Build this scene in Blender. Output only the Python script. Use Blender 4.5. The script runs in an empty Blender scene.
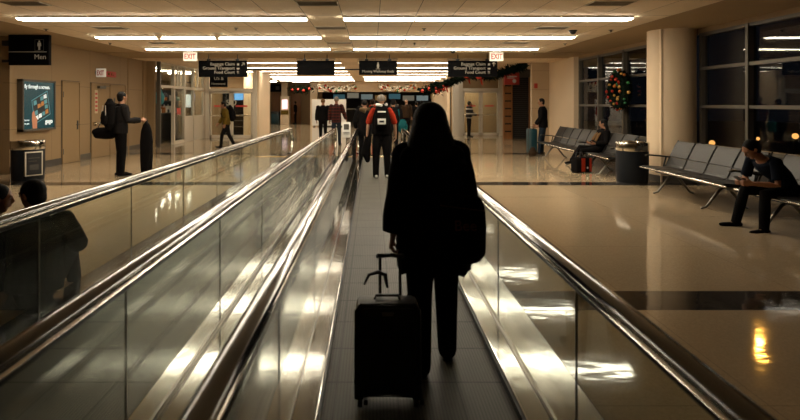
import bpy, bmesh, math, random
from mathutils import Vector, Matrix
random.seed(7)
C = bpy.context.scene.collection
SC = bpy.context.scene
PI = math.pi
V = Vector

# ---------------------------------------------------------------- camera, world, exposure
cam_d = bpy.data.cameras.new('camera'); cam = bpy.data.objects.new('camera', cam_d); C.objects.link(cam)
cam.location = (0, 0, 1.6); cam.rotation_euler = (PI/2, 0, 0)
cam_d.sensor_width = 36; cam_d.lens = 36*510/800
cam_d.shift_x = 28/800; cam_d.shift_y = -107/800
cam_d.clip_start = .05; cam_d.clip_end = 400
cam_d.dof.use_dof = True; cam_d.dof.focus_distance = 10.5; cam_d.dof.aperture_fstop = 2.4
SC.camera = cam
w = bpy.data.worlds.new('night'); SC.world = w; w.use_nodes = True
w.node_tree.nodes['Background'].inputs[0].default_value = (.012, .013, .018, 1)
w.node_tree.nodes['Background'].inputs[1].default_value = .25
SC.view_settings.view_transform = 'Standard'; SC.view_settings.look = 'None'
SC.view_settings.gamma = 1; SC.view_settings.use_curve_mapping = False
SC.view_settings.exposure = 0.0
SC.cycles.max_bounces = 10; SC.cycles.transparent_max_bounces = 24
SC.cycles.glossy_bounces = 5; SC.cycles.diffuse_bounces = 5
SC.cycles.sample_clamp_indirect = 6
LAMP = 34.0                       # radiance of the ceiling fluorescents
LAMPC = (1, .89, .70)

# ---------------------------------------------------------------- materials
def mat(name, col, rough=.5, metal=0, spec=.5, var=0, vscale=6, bump=0, bscale=40, emit=None, estr=0, coat=0, stretch=None):
    m = bpy.data.materials.new(name); m.use_nodes = True
    nt = m.node_tree; b = nt.nodes['Principled BSDF']
    b.inputs['Base Color'].default_value = (*col, 1); b.inputs['Roughness'].default_value = rough
    b.inputs['Metallic'].default_value = metal; b.inputs['Specular IOR Level'].default_value = spec
    b.inputs['Coat Weight'].default_value = coat
    if emit: b.inputs['Emission Color'].default_value = (*emit, 1); b.inputs['Emission Strength'].default_value = estr
    tc = nt.nodes.new('ShaderNodeTexCoord'); vec = tc.outputs['Object']
    if stretch:
        mp = nt.nodes.new('ShaderNodeMapping'); mp.inputs['Scale'].default_value = stretch
        nt.links.new(vec, mp.inputs[0]); vec = mp.outputs[0]
    if var:
        n = nt.nodes.new('ShaderNodeTexNoise'); n.inputs['Scale'].default_value = vscale; n.inputs['Detail'].default_value = 4
        nt.links.new(vec, n.inputs['Vector'])
        r = nt.nodes.new('ShaderNodeMapRange'); r.inputs[3].default_value = 1-var; r.inputs[4].default_value = 1+var
        nt.links.new(n.outputs[0], r.inputs[0])
        mx = nt.nodes.new('ShaderNodeVectorMath'); mx.operation = 'SCALE'; mx.inputs[0].default_value = col
        nt.links.new(r.outputs[0], mx.inputs['Scale']); nt.links.new(mx.outputs[0], b.inputs['Base Color'])
    if bump:
        n = nt.nodes.new('ShaderNodeTexNoise'); n.inputs['Scale'].default_value = bscale; n.inputs['Detail'].default_value = 3
        nt.links.new(vec, n.inputs['Vector'])
        bp = nt.nodes.new('ShaderNodeBump'); bp.inputs['Strength'].default_value = bump; bp.inputs['Distance'].default_value = .02
        nt.links.new(n.outputs[0], bp.inputs['Height']); nt.links.new(bp.outputs[0], b.inputs['Normal'])
    return m

def math_node(nt, op, a, b=None, c=None):
    n = nt.nodes.new('ShaderNodeMath'); n.operation = op
    for i, v in enumerate((a, b, c)):
        if v is None: continue
        if isinstance(v, (int, float)): n.inputs[i].default_value = v
        else: nt.links.new(v, n.inputs[i])
    return n.outputs[0]
def lines(nt, coord, phase, step, width):
    """1 on grid lines of the given width, else 0"""
    a = math_node(nt, 'SUBTRACT', coord, phase - width/2)
    a = math_node(nt, 'DIVIDE', a, step); a = math_node(nt, 'FRACT', a)
    a = math_node(nt, 'FRACT', math_node(nt, 'ADD', a, 1.0))
    return math_node(nt, 'LESS_THAN', a, width/step)
def mixcol(nt, fac, c1, c2):
    n = nt.nodes.new('ShaderNodeMix'); n.data_type = 'RGBA'
    nt.links.new(fac, n.inputs[0])
    for s, c in ((6, c1), (7, c2)):
        if isinstance(c, tuple): n.inputs[s].default_value = (*c, 1)
        else: nt.links.new(c, n.inputs[s])
    return n.outputs[2]
def xyz(nt):
    tc = nt.nodes.new('ShaderNodeTexCoord'); s = nt.nodes.new('ShaderNodeSeparateXYZ')
    nt.links.new(tc.outputs['Object'], s.inputs[0]); return s.outputs, tc.outputs['Object']

def glass_mat(name, tint, gloss_col=(1, 1, 1), rough=.02, ior=1.5, dirt=0.0, dirt_col=(.5, .5, .42)):
    m = bpy.data.materials.new(name); m.use_nodes = True; nt = m.node_tree
    nt.nodes.clear()
    out = nt.nodes.new('ShaderNodeOutputMaterial'); tr = nt.nodes.new('ShaderNodeBsdfTransparent')
    tr.inputs[0].default_value = (*tint, 1)
    gl = nt.nodes.new('ShaderNodeBsdfGlossy'); gl.inputs[0].default_value = (*gloss_col, 1); gl.inputs['Roughness'].default_value = rough
    lw = nt.nodes.new('ShaderNodeLayerWeight'); lw.inputs[0].default_value = .5; f0 = ((ior-1)/(ior+1))**2
    fr = math_node(nt, 'MULTIPLY_ADD', math_node(nt, 'POWER', lw.outputs['Facing'], 5.0), 1-f0, f0)
    mx = nt.nodes.new('ShaderNodeMixShader'); nt.links.new(fr, mx.inputs[0])
    base = tr.outputs[0]
    if dirt:
        df = nt.nodes.new('ShaderNodeBsdfDiffuse'); df.inputs[0].default_value = (*dirt_col, 1)
        tc = nt.nodes.new('ShaderNodeTexCoord'); n = nt.nodes.new('ShaderNodeTexNoise'); n.inputs['Scale'].default_value = 2.2; n.inputs['Detail'].default_value = 4
        nt.links.new(tc.outputs['Object'], n.inputs['Vector'])
        r = nt.nodes.new('ShaderNodeMapRange'); r.inputs[1].default_value = .35; r.inputs[2].default_value = .75
        r.inputs[3].default_value = dirt*.3; r.inputs[4].default_value = dirt
        nt.links.new(n.outputs[0], r.inputs[0])
        m2 = nt.nodes.new('ShaderNodeMixShader'); nt.links.new(r.outputs[0], m2.inputs[0]); nt.links.new(base, m2.inputs[1]); nt.links.new(df.outputs[0], m2.inputs[2])
        base = m2.outputs[0]
    nt.links.new(base, mx.inputs[1]); nt.links.new(gl.outputs[0], mx.inputs[2]); nt.links.new(mx.outputs[0], out.inputs[0])
    return m

GX0, TX, TY, GY0 = -.505, .628, 1.255, 8.745
def ceiling_mat():
    m = mat('ceiling_tile', (.6, .5, .37), .9, spec=.1); nt = m.node_tree; b = nt.nodes['Principled BSDF']
    (x, y, z), o = xyz(nt)
    lx = lines(nt, x, GX0, TX, .012); ly = lines(nt, y, GY0, TY, .016); lf = lines(nt, y, GY0, TY/3, .010)
    n = nt.nodes.new('ShaderNodeTexNoise'); n.inputs['Scale'].default_value = 9; n.inputs['Detail'].default_value = 5; nt.links.new(o, n.inputs['Vector'])
    c0 = mixcol(nt, n.outputs[0], (.88, .735, .55), (.80, .66, .49))
    # each tile ages a little differently
    wn = nt.nodes.new('ShaderNodeTexWhiteNoise'); wn.noise_dimensions = '2D'
    cv = nt.nodes.new('ShaderNodeCombineXYZ')
    nt.links.new(math_node(nt, 'FLOOR', math_node(nt, 'DIVIDE', math_node(nt, 'SUBTRACT', x, GX0), TX)), cv.inputs[0])
    nt.links.new(math_node(nt, 'FLOOR', math_node(nt, 'DIVIDE', math_node(nt, 'SUBTRACT', y, GY0), TY)), cv.inputs[1])
    nt.links.new(cv.outputs[0], wn.inputs['Vector'])
    c0 = mixcol(nt, math_node(nt, 'MULTIPLY', wn.outputs[0], .18), c0, (.42, .34, .24))
    c1 = mixcol(nt, math_node(nt, 'MULTIPLY', lf, .26), c0, (.2, .15, .1))
    c2 = mixcol(nt, math_node(nt, 'MULTIPLY', math_node(nt, 'MAXIMUM', lx, ly), .75), c1, (.12, .09, .06))
    nt.links.new(c2, b.inputs['Base Color']); return m
def floor_mat():
    m = mat('terrazzo', (.4, .32, .22), .16, spec=.5); nt = m.node_tree; b = nt.nodes['Principled BSDF']
    (x, y, z), o = xyz(nt)
    v = nt.nodes.new('ShaderNodeTexVoronoi'); v.inputs['Scale'].default_value = 60; nt.links.new(o, v.inputs['Vector'])
    n = nt.nodes.new('ShaderNodeTexNoise'); n.inputs['Scale'].default_value = .7; n.inputs['Detail'].default_value = 5; nt.links.new(o, n.inputs['Vector'])
    c0 = mixcol(nt, v.outputs['Distance'], (.35, .26, .16), (.45, .345, .22))
    c0 = mixcol(nt, math_node(nt, 'MULTIPLY', n.outputs[0], .4), c0, (.33, .25, .165))
    seam = math_node(nt, 'MAXIMUM', lines(nt, x, 2.1, 1.5, .006), lines(nt, y, 1.2, 1.495, .006))
    c1 = mixcol(nt, math_node(nt, 'MULTIPLY', seam, .45), c0, (.12, .09, .06))
    band = lines(nt, y, 4.14, 5.98, .40)
    c2 = mixcol(nt, band, c1, (.035, .03, .026))
    nt.links.new(c2, b.inputs['Base Color'])
    r = nt.nodes.new('ShaderNodeMapRange'); r.inputs[3].default_value = .03; r.inputs[4].default_value = .09
    nt.links.new(n.outputs[0], r.inputs[0]); nt.links.new(r.outputs[0], b.inputs['Roughness'])
    mp = nt.nodes.new('ShaderNodeMapping'); mp.inputs['Scale'].default_value = (1, 2.2, 1); nt.links.new(o, mp.inputs[0])
    n2 = nt.nodes.new('ShaderNodeTexNoise'); n2.inputs['Scale'].default_value = 4; n2.inputs['Detail'].default_value = 2; nt.links.new(mp.outputs[0], n2.inputs['Vector'])
    bp = nt.nodes.new('ShaderNodeBump'); bp.inputs['Strength'].default_value = .05; bp.inputs['Distance'].default_value = .02
    nt.links.new(n2.outputs[0], bp.inputs['Height']); nt.links.new(bp.outputs[0], b.inputs['Normal'])
    return m
def tread_mat():
    m = mat('pallet_tread', (.1, .09, .075), .48, metal=.0, spec=.35); nt = m.node_tree; b = nt.nodes['Principled BSDF']
    (x, y, z), o = xyz(nt)
    g = lines(nt, x, 0, .018, .008); j = lines(nt, y, .1, .4, .012); j2 = lines(nt, x, .24, .34, .006)
    n = nt.nodes.new('ShaderNodeTexNoise'); n.inputs['Scale'].default_value = 3; n.inputs['Detail'].default_value = 5; nt.links.new(o, n.inputs['Vector'])
    c0 = mixcol(nt, n.outputs[0], (.085, .078, .066), (.14, .128, .108))
    c1 = mixcol(nt, math_node(nt, 'MULTIPLY', g, .5), c0, (.04, .035, .03))
    c2 = mixcol(nt, math_node(nt, 'MULTIPLY', math_node(nt, 'MAXIMUM', j, j2), .8), c1, (.012, .011, .01))
    nt.links.new(c2, b.inputs['Base Color'])
    bp = nt.nodes.new('ShaderNodeBump'); bp.inputs['Strength'].default_value = .5; bp.inputs['Distance'].default_value = .004; bp.invert = True
    nt.links.new(math_node(nt, 'MAXIMUM', g, j), bp.inputs['Height']); nt.links.new(bp.outputs[0], b.inputs['Normal'])
    return m
def panel_wall_mat(name, axis, phase, step, col, rows=(1.0, 2.05)):
    m = mat(name, col, .55, spec=.3); nt = m.node_tree; b = nt.nodes['Principled BSDF']
    s, o = xyz(nt)
    n = nt.nodes.new('ShaderNodeTexNoise'); n.inputs['Scale'].default_value = 1.3; n.inputs['Detail'].default_value = 4; nt.links.new(o, n.inputs['Vector'])
    c = mixcol(nt, n.outputs[0], tuple(k*.93 for k in col), tuple(k*1.06 for k in col))
    l = lines(nt, s[axis], phase, step, .012)
    for r in rows: l = math_node(nt, 'MAXIMUM', l, lines(nt, s[2], r, 50, .012))
    c = mixcol(nt, math_node(nt, 'MULTIPLY', l, .6), c, tuple(k*.25 for k in col))
    nt.links.new(c, b.inputs['Base Color']); return m
def stripe_mat(name, c1, c2, axis, step, width, c3=None, rough=.9):
    m = mat(name, c1, rough, spec=.2); nt = m.node_tree; b = nt.nodes['Principled BSDF']
    s, o = xyz(nt)
    c = mixcol(nt, lines(nt, s[axis], 0, step, width), c1, c2)
    if c3: c = mixcol(nt, math_node(nt, 'MULTIPLY', lines(nt, s[0], .02, step, width), .6), c, c3)
    nt.links.new(c, b.inputs['Base Color']); return m

M = {}
M['ceiling'] = ceiling_mat(); M['floor'] = floor_mat(); M['tread'] = tread_mat()
TAN = (.27, .18, .092)
M['wall'] = mat('painted_wall', TAN, .7, spec=.25, var=.06, vscale=1.5)
M['wall_panel'] = panel_wall_mat('panelled_wall', 1, 12.9, 1.75, TAN)
M['wall_tile'] = panel_wall_mat('tiled_pilaster', 0, 0, 9, (.5, .39, .26), (.7, 1.4, 2.1, 2.8))
M['drywall'] = mat('drywall_soffit', (.38, .28, .17), .9, spec=.1, var=.05, vscale=1)
M['column'] = mat('column_paint', (.70, .55, .375), .5, spec=.3, var=.04, vscale=2)
M['cable'] = mat('dark_chrome', (.22, .2, .17), .3, 1)
M['seam'] = mat('dark_seam', (.06, .05, .04), .7)
M['lamp'] = mat('lamp_diffuser', (.8, .8, .75), .5, emit=LAMPC, estr=LAMP)
M['lamp_far'] = mat('lamp_diffuser_far', (.8, .8, .75), .5, emit=LAMPC, estr=LAMP*.5)
M['dado'] = mat('dark_dado', (.04, .034, .028), .5, var=.2)
M['lampframe'] = mat('lamp_trim', (.65, .58, .46), .5)
M['steel'] = mat('brushed_steel', (.35, .342, .32), .11, 1, bump=.16, bscale=2.6, stretch=(1, .8, 1), var=.05, vscale=2)
M['steel_smooth'] = mat('polished_steel', (.66, .63, .57), .14, 1, bump=.10, bscale=5, stretch=(1, .3, 1))
M['chrome'] = mat('chrome', (.7, .66, .58), .14, 1)
M['alu'] = mat('window_aluminium', (.11, .095, .075), .45, .4)
M['alu_white'] = mat('white_frame', (.55, .49, .4), .5, .1)
M['rubber'] = mat('handrail_rubber', (.02, .018, .016), .13, spec=.9, coat=.6, bump=.04, bscale=2.5, stretch=(1, 1, 1))
M['black'] = mat('black_plastic', (.012, .012, .013), .45, var=.3)
M['blackmetal'] = mat('black_metal', (.02, .019, .018), .4, .5)
M['sign'] = mat('sign_black', (.004, .004, .0045), .6, spec=.04)
M['signtext'] = mat('sign_lettering', (.36, .32, .26), .6, emit=(.9, .78, .58), estr=.05)
M['white'] = mat('white_plastic', (.75, .73, .68), .5)
M['yellow'] = mat('yellow_line', (.75, .43, .04), .6)
M['glass'] = glass_mat('balustrade_glass', (.90, .93, .90), dirt=.012, ior=1.32)
M['shopglass'] = glass_mat('shop_glass', (.85, .87, .84))
M['nightglass'] = glass_mat('window_glass', (.75, .78, .8), ior=1.42)
M['leather'] = mat('seat_vinyl', (.03, .027, .024), .42, spec=.35, bump=.1, bscale=30)
M['binblack'] = mat('bin_shell', (.008, .010, .014), .5, spec=.2, var=.3, vscale=3)
M['teal'] = mat('teal_plastic', (.007, .04, .05), .45)
M['red'] = mat('red_paint', (.42, .03, .02), .5)
M['exitwhite'] = mat('exit_panel', (.6, .57, .5), .5, emit=(1, .9, .75), estr=.2)
M['exitred'] = mat('exit_letters', (.3, .015, .01), .5, emit=(.5, .02, .01), estr=.05)
M['wood'] = mat('brown_wood', (.25, .105, .03), .5, var=.25, vscale=4, stretch=(6, 6, .6))
M['shutter'] = stripe_mat('roller_shutter', (.035, .032, .03), (.008, .008, .008), 2, .09, .03, rough=.5)
M['green'] = mat('fir_green', (.004, .0085, .0045), .9, spec=.05, var=.4, vscale=30)
M['darkground'] = mat('night_tarmac', (.03, .03, .032), .8, var=.3)
M['sodium'] = mat('street_lamp', (.8, .5, .2), .5, emit=(1, .42, .10), estr=2.2)
M['flood'] = mat('flood_lamp', (.8, .5, .2), .5, emit=(1, .42, .06), estr=330)
M['skin'] = mat('skin', (.30, .145, .08), .5, spec=.35, var=.08, vscale=20)
M['skin2'] = mat('skin_light', (.45, .25, .155), .5, spec=.35, var=.08, vscale=20)
M['eye'] = mat('eye', (.03, .02, .015), .15)
M['hairblack'] = mat('black_hair', (.006, .005, .0045), .7, spec=.15, bump=.3, bscale=60, stretch=(3, 3, .5))
M['hairbrown'] = mat('brown_hair', (.022, .013, .008), .7, spec=.15, bump=.3, bscale=60, stretch=(3, 3, .5))
def cloth(name, col, var=.25): 
    M[name] = mat(name, tuple(k*.75 for k in col), .9, spec=.04, var=var, vscale=8, bump=.35, bscale=9); return M[name]
cloth('cloth_black', (.009, .008, .008)); cloth('cloth_dark', (.02, .018, .018)); cloth('denim', (.025, .035, .05)); cloth('cloth_brown', (.05, .03, .018))
cloth('cloth_grey', (.12, .11, .1)); cloth('cloth_navy', (.012, .016, .026)); cloth('cloth_red', (.42, .04, .018)); cloth('cloth_yellow', (.17, .11, .02))
cloth('cloth_teal', (.012, .09, .10)); cloth('fur', (.13, .085, .045)); cloth('beanie', (.3, .27, .23)); cloth('cloth_white', (.6, .55, .48)); cloth('scarf', (.22, .12, .055))
M['plaid'] = stripe_mat('plaid', (.02, .012, .011), (.085, .018, .014), 2, .11, .045, (.075, .016, .013))
M['striped'] = stripe_mat('striped_jacket', (.015, .013, .013), (.45, .4, .34), 2, .22, .06)

# ---------------------------------------------------------------- mesh helpers
def frame_of(t, side):
    t = t.normalized(); u = side - t*side.dot(t)
    if u.length < 1e-4: u = V((0, 1, 0)) - t*t.y
    if u.length < 1e-4: u = V((1, 0, 0)) - t*t.x
    u.normalize(); return u, t.cross(u)
class MB:
    def __init__(s): s.bm = bmesh.new()
    def box(s, x0, x1, y0, y1, z0, z1, bev=0):
        vs = [s.bm.verts.new(p) for p in ((x0,y0,z0),(x1,y0,z0),(x1,y1,z0),(x0,y1,z0),(x0,y0,z1),(x1,y0,z1),(x1,y1,z1),(x0,y1,z1))]
        fs = [s.bm.faces.new([vs[i] for i in f]) for f in ((3,2,1,0),(4,5,6,7),(0,1,5,4),(1,2,6,5),(2,3,7,6),(3,0,4,7))]
        if bev:
            es = list({e for f in fs for e in f.edges})
            bmesh.ops.bevel(s.bm, geom=es, offset=bev, segments=2, affect='EDGES', profile=.5)
        return s
    def ring(s, c, u, v, a, b, n): return [s.bm.verts.new(c + u*(a*math.cos(2*PI*i/n)) + v*(b*math.sin(2*PI*i/n))) for i in range(n)]
    def tube(s, pts, rad, n=12, side=(1, 0, 0), cap=True, closed=False):
        """swept (elliptical) tube through pts; rad = list of r or (a,b); round ends"""
        pts = [V(p) for p in pts]; side = V(side)
        rad = [(r, r) if isinstance(r, (int, float)) else r for r in (rad if isinstance(rad, (list, tuple)) and len(rad) == len(pts) else [rad]*len(pts))]
        N = len(pts); tang = []
        for i in range(N):
            if closed: t = pts[(i+1) % N] - pts[i-1]
            else: t = pts[min(i+1, N-1)] - pts[max(i-1, 0)]
            tang.append(t.normalized())
        P, R, T = pts[:], rad[:], tang[:]
        if cap and not closed:
            def ends(i, sgn):
                m = min(rad[i]); out = []
                for k in (.5, .87): out.append((pts[i] + tang[i]*(sgn*m*k), tuple(q*math.sqrt(1-k*k) for q in rad[i]), tang[i]))
                return out
            a = ends(0, -1)[::-1]; b = ends(N-1, 1)
            P = [q[0] for q in a] + P + [q[0] for q in b]; R = [q[1] for q in a] + R + [q[1] for q in b]; T = [q[2] for q in a] + T + [q[2] for q in b]
        rings = []
        for p, r, t in zip(P, R, T):
            u, v = frame_of(t, side); rings.append(s.ring(p, u, v, r[0], r[1], n))
        K = len(rings)
        for i in range(K if closed else K-1):
            A, B = rings[i], rings[(i+1) % K]
            for j in range(n): s.bm.faces.new((A[j], A[(j+1) % n], B[(j+1) % n], B[j]))
        if not closed: s.bm.faces.new(rings[0][::-1]); s.bm.faces.new(rings[-1])
        return s
    def ell(s, c, r, ax=None, n=14, m=9):
        c = V(c); ax = ax or (V((1,0,0)), V((0,1,0)), V((0,0,1))); rows = []
        for i in range(1, m):
            th = PI*i/m
            rows.append([s.bm.verts.new(c + ax[0]*(r[0]*math.sin(th)*math.cos(2*PI*j/n)) + ax[1]*(r[1]*math.sin(th)*math.sin(2*PI*j/n)) - ax[2]*(r[2]*math.cos(th))) for j in range(n)])
        lo = s.bm.verts.new(c - ax[2]*r[2]); hi = s.bm.verts.new(c + ax[2]*r[2])
        for A, B in zip(rows, rows[1:]):
            for j in range(n): s.bm.faces.new((A[j], A[(j+1) % n], B[(j+1) % n], B[j]))
        for j in range(n): s.bm.faces.new((lo, rows[0][(j+1) % n], rows[0][j])); s.bm.faces.new((hi, rows[-1][j], rows[-1][(j+1) % n]))
        return s
    def lathe(s, prof, n=32, c=(0, 0, 0)):
        rings = [[s.bm.verts.new((c[0]+r*math.cos(2*PI*j/n), c[1]+r*math.sin(2*PI*j/n), c[2]+z)) for j in range(n)] for r, z in prof]
        for A, B in zip(rings, rings[1:]):
            for j in range(n): s.bm.faces.new((A[j], A[(j+1) % n], B[(j+1) % n], B[j]))
        s.bm.faces.new(rings[0][::-1]); s.bm.faces.new(rings[-1]); return s
    def prism(s, poly, axis, a, b):
        """poly of 2-D points extruded along axis 'x','y' or 'z'"""
        def P(p, h): return {'x': (h, p[0], p[1]), 'y': (p[0], h, p[1]), 'z': (p[0], p[1], h)}[axis]
        A = [s.bm.verts.new(P(p, a)) for p in poly]; B = [s.bm.verts.new(P(p, b)) for p in poly]; n = len(poly)
        s.bm.faces.new(A[::-1]); s.bm.faces.new(B)
        for j in range(n): s.bm.faces.new((A[j], A[(j+1) % n], B[(j+1) % n], B[j]))
        return s
    def sheet(s, prof, axis, a, b, th):
        """open 2-D profile given thickness th and extruded"""
        up, lo = [], []
        for i, p in enumerate(prof):
            q = V(prof[min(i+1, len(prof)-1)]) - V(prof[max(i-1, 0)]); nrm = V((-q[1], q[0])).normalized()*th/2
            up.append((p[0]+nrm[0], p[1]+nrm[1])); lo.append((p[0]-nrm[0], p[1]-nrm[1]))
        for i in range(len(prof)-1): pass
        return s.prism(up + lo[::-1], axis, a, b)
    def mesh(s, name, smooth=True):
        bmesh.ops.recalc_face_normals(s.bm, faces=s.bm.faces[:])
        me = bpy.data.meshes.new(name); s.bm.to_mesh(me); s.bm.free()
        if smooth:
            for p in me.polygons: p.use_smooth = True
            try: me.set_sharp_from_angle(angle=math.radians(38))
            except Exception: pass
        return me
def obj(name, mb, m, parent=None, loc=None, smooth=True):
    me = mb.mesh(name, smooth) if isinstance(mb, MB) else mb
    me.materials.clear(); me.materials.append(m)
    o = bpy.data.objects.new(name, me); C.objects.link(o)
    if parent: o.parent = parent
    if loc: o.location = loc
    return o
def tag(o, label, cat, group=None, kind=None):
    o['label'] = label; o['category'] = cat
    if group: o['group'] = group
    if kind: o['kind'] = kind
    return o
def thing(name, label, cat, loc=(0, 0, 0), rz=0, group=None):
    o = bpy.data.objects.new(name, None); C.objects.link(o); o.location = loc; o.rotation_euler = (0, 0, rz); o.empty_display_size = .1
    return tag(o, label, cat, group)
def struct(name, mb, m, parent=None, label=None, smooth=False):
    o = obj(name, mb, m, parent, smooth=smooth)
    if not parent: o['kind'] = 'structure'
    if label: o['label'] = label
    return o
def dup(root, loc, rz, label, group=None):
    r = root.copy(); C.objects.link(r); r.location = loc; r.rotation_euler = (0, 0, rz); r['label'] = label
    if group: r['group'] = group
    def rec(a, b):
        for ch in a.children:
            c = ch.copy(); C.objects.link(c); c.parent = b; rec(ch, c)
    rec(root, r); return r
def bake(mb, voxel, smooth_it=3):
    """voxel-fuse overlapping closed shapes into ONE continuous surface"""
    me = mb.mesh('tmp', False); o = bpy.data.objects.new('tmp', me); C.objects.link(o)
    r = o.modifiers.new('r', 'REMESH'); r.mode = 'VOXEL'; r.voxel_size = voxel
    if smooth_it: s = o.modifiers.new('s', 'SMOOTH'); s.factor = .5; s.iterations = smooth_it
    dg = bpy.context.evaluated_depsgraph_get(); e = o.evaluated_get(dg)
    out = bpy.data.meshes.new_from_object(e)
    bpy.data.objects.remove(o); bpy.data.meshes.remove(me)
    for p in out.polygons: p.use_smooth = True
    return out
def text(body, size, loc, rot, m, parent, name='lettering', align='LEFT', ext=.003, sx=1, bold=0):
    cu = bpy.data.curves.new('txt', 'FONT'); cu.body = body; cu.size = size; cu.align_x = align; cu.extrude = ext; cu.resolution_u = 3; cu.offset = bold
    o = bpy.data.objects.new('txt', cu); C.objects.link(o)
    dg = bpy.context.evaluated_depsgraph_get(); me = bpy.data.meshes.new_from_object(o.evaluated_get(dg))
    bpy.data.objects.remove(o); bpy.data.curves.remove(cu)
    me.transform(Matrix.Translation(loc) @ Matrix.Rotation(rot[2], 4, 'Z') @ Matrix.Rotation(rot[0], 4, 'X') @ Matrix.Diagonal((sx, 1, 1, 1)))
    return obj(name, me, m, parent)
FACE = (PI/2, 0, 0)         # lettering that faces the camera end of the hall
ORD = ['first', 'second', 'third', 'fourth', 'fifth', 'sixth', 'seventh', 'eighth']

# ================================================================ THE ROOM
CZ = 3.1
XR, XL = 6.6, -8.1
struct('floor', MB().box(-14, 7.6, -4, 52, -.12, 0), M['floor'])
struct('ceiling', MB().box(GX0-10*TX, GX0+9*TX, -4, 15.1, CZ, CZ+.1), M['ceiling'])
struct('ceiling', MB().box(-14, 9, 16.9, 36, CZ, CZ+.1), M['ceiling'])
struct('ceiling', MB().box(-14, 9, 36, 52, CZ+.3, CZ+.4), M['drywall'])
struct('trim_1', MB().box(-10.6, GX0-10*TX, -4, 15.1, CZ, CZ+.1), M['drywall'], label='plain plaster ceiling margin along the left wall')
struct('trim_2', MB().box(GX0+9*TX, XR+.1, -4, 15.1, CZ-.001, CZ+.1), M['drywall'], label='plain plaster ceiling margin above the dark windows')
struct('trim_3', MB().box(-14, 9, 15.1, 16.9, CZ-.02, CZ+.1), M['drywall'], label='plain plaster ceiling band above the hanging signs')
# left side
struct('wall_left', MB().box(XL-.15, XL, 11.4, 18.25, 0, CZ), M['wall_panel'])
struct('wall_left', MB().box(-10.6, XL-.15, 11.4, 11.55, 0, CZ), M['wall'])
struct('wall_left', MB().box(-10.75, -10.6, -4, 11.55, 0, CZ), M['wall'])
struct('wall_left', MB().box(XL-.15, -7.8, 18.25, 18.4, 0, CZ), M['wall'])
struct('trim_4', MB().box(XL, XL+.03, 18.0, 18.25, 0, CZ).box(XL, XL+.02, 16.9, 16.98, 0, CZ), M['wall'])
struct('wall_back', MB().box(-10.75, 7, -4.1, -4, 0, CZ), M['wall'])
for i, (a, b) in enumerate(((11.4, 13.3), (14.1, 14.68), (16.75, 18.0))):
    struct('baseboard_left', MB().box(XL, XL+.015, a, b, 0, .17), M['seam'] if i == 0 else M['alu'])
# right side
struct('wall_right', MB().box(XR, XR+.15, -4, 16.3, 0, .72), M['dado'])
struct('wall_right', MB().box(XR, XR+.15, -4, 16.3, 3.0, CZ), M['wall'])
struct('wall_right', MB().box(XR, XR+.15, 16.3, 19, 0, CZ), M['column'])
struct('wall_right', MB().box(5.96, XR+.15, 19, 19.2, 0, CZ), M['wall_tile'])
struct('wall_right', MB().box(6.45, XR, 16.3, 16.75, 0, CZ), M['column'])
struct('baseboard_right', MB().box(XR-.015, XR, -4, 16.3, 0, .12), M['seam'])
struct('column_right', MB().lathe([(.45, 0), (.45, CZ)], 40, (6.22, 10.6, 0)).box(5.84, 5.92, 10.3, 10.75, 0, CZ), M['column'], smooth=True)
struct('trim_5', MB().lathe([(.465, 0), (.465, .12), (.452, .13)], 40, (6.22, 10.6, 0)), M['seam'], label='dark base ring of the round column')
o = obj('wall_socket', MB().box(5.82, 5.84, 10.5, 10.58, 1.45, 1.57, .004), M['white']); tag(o, 'small pale switch plate on the round column', 'switch')
def window(name, y0, y1, mulls):
    f = MB(); X0, X1 = XR+.02, XR+.12
    for y in mulls: f.box(X0-.05, X1, y-.032, y+.032, .72, 3.0)
    for y in (y0, y1): f.box(X0-.02, X1, y-.04, y+.04, .72, 3.0)
    for z in (.75, 1.53, 2.29, 2.97): f.box(X0-.03, X1, y0, y1, z-.03, z+.03)
    r = struct(name, f, M['alu'])
    obj('pane', MB().box(XR+.07, XR+.08, y0, y1, .72, 3.0), M['nightglass'], r, smooth=False)
    return r
window('window_1', -3.9, 10.25, [8.95-1.47*k for k in range(0, 9)])
window('window_2', 11.0, 16.26, [11.9, 13.37, 14.84])
# night outside: lamps seen through the glass, on posts standing on the lower tarmac
struct('ground_outside', MB().box(6.9, 120, -40, 160, -4.2, -4), M['darkground'])
for X, Y, z, r, lab in ((20.0, 30, -.75, .16, 'orange street lamp outside the window, left of the seated man\'s head'),
                     (22.7, 30, -.5, .10, 'small street lamp outside the window above the seated man\'s back'),
                     (24.9, 30, -.35, .17, 'orange street lamp outside the window, rightmost at the photo edge')):
    t = thing('street_lamp', lab, 'lamp', (X, Y, -4), 0, 'street lamps outside')
    obj('lamp_head', MB().ell((0, 0, z+4), (r, r, r)), M['sodium'], t)
    obj('post', MB().tube([(0, .1, 0), (0, .1, z+4)], .06, 8), M['blackmetal'], t)
t = thing('flood_mast', 'tall floodlight mast outside, mirrored as orange glare on the floor', 'lamp', (22.7, 30.2, -4))
obj('lamp_head', MB().ell((0, -.2, 16.6), (.3, .3, .42)), M['flood'], t)
obj('post', MB().tube([(0, .3, 0), (0, .3, 16.6)], .12, 8), M['blackmetal'], t)

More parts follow.
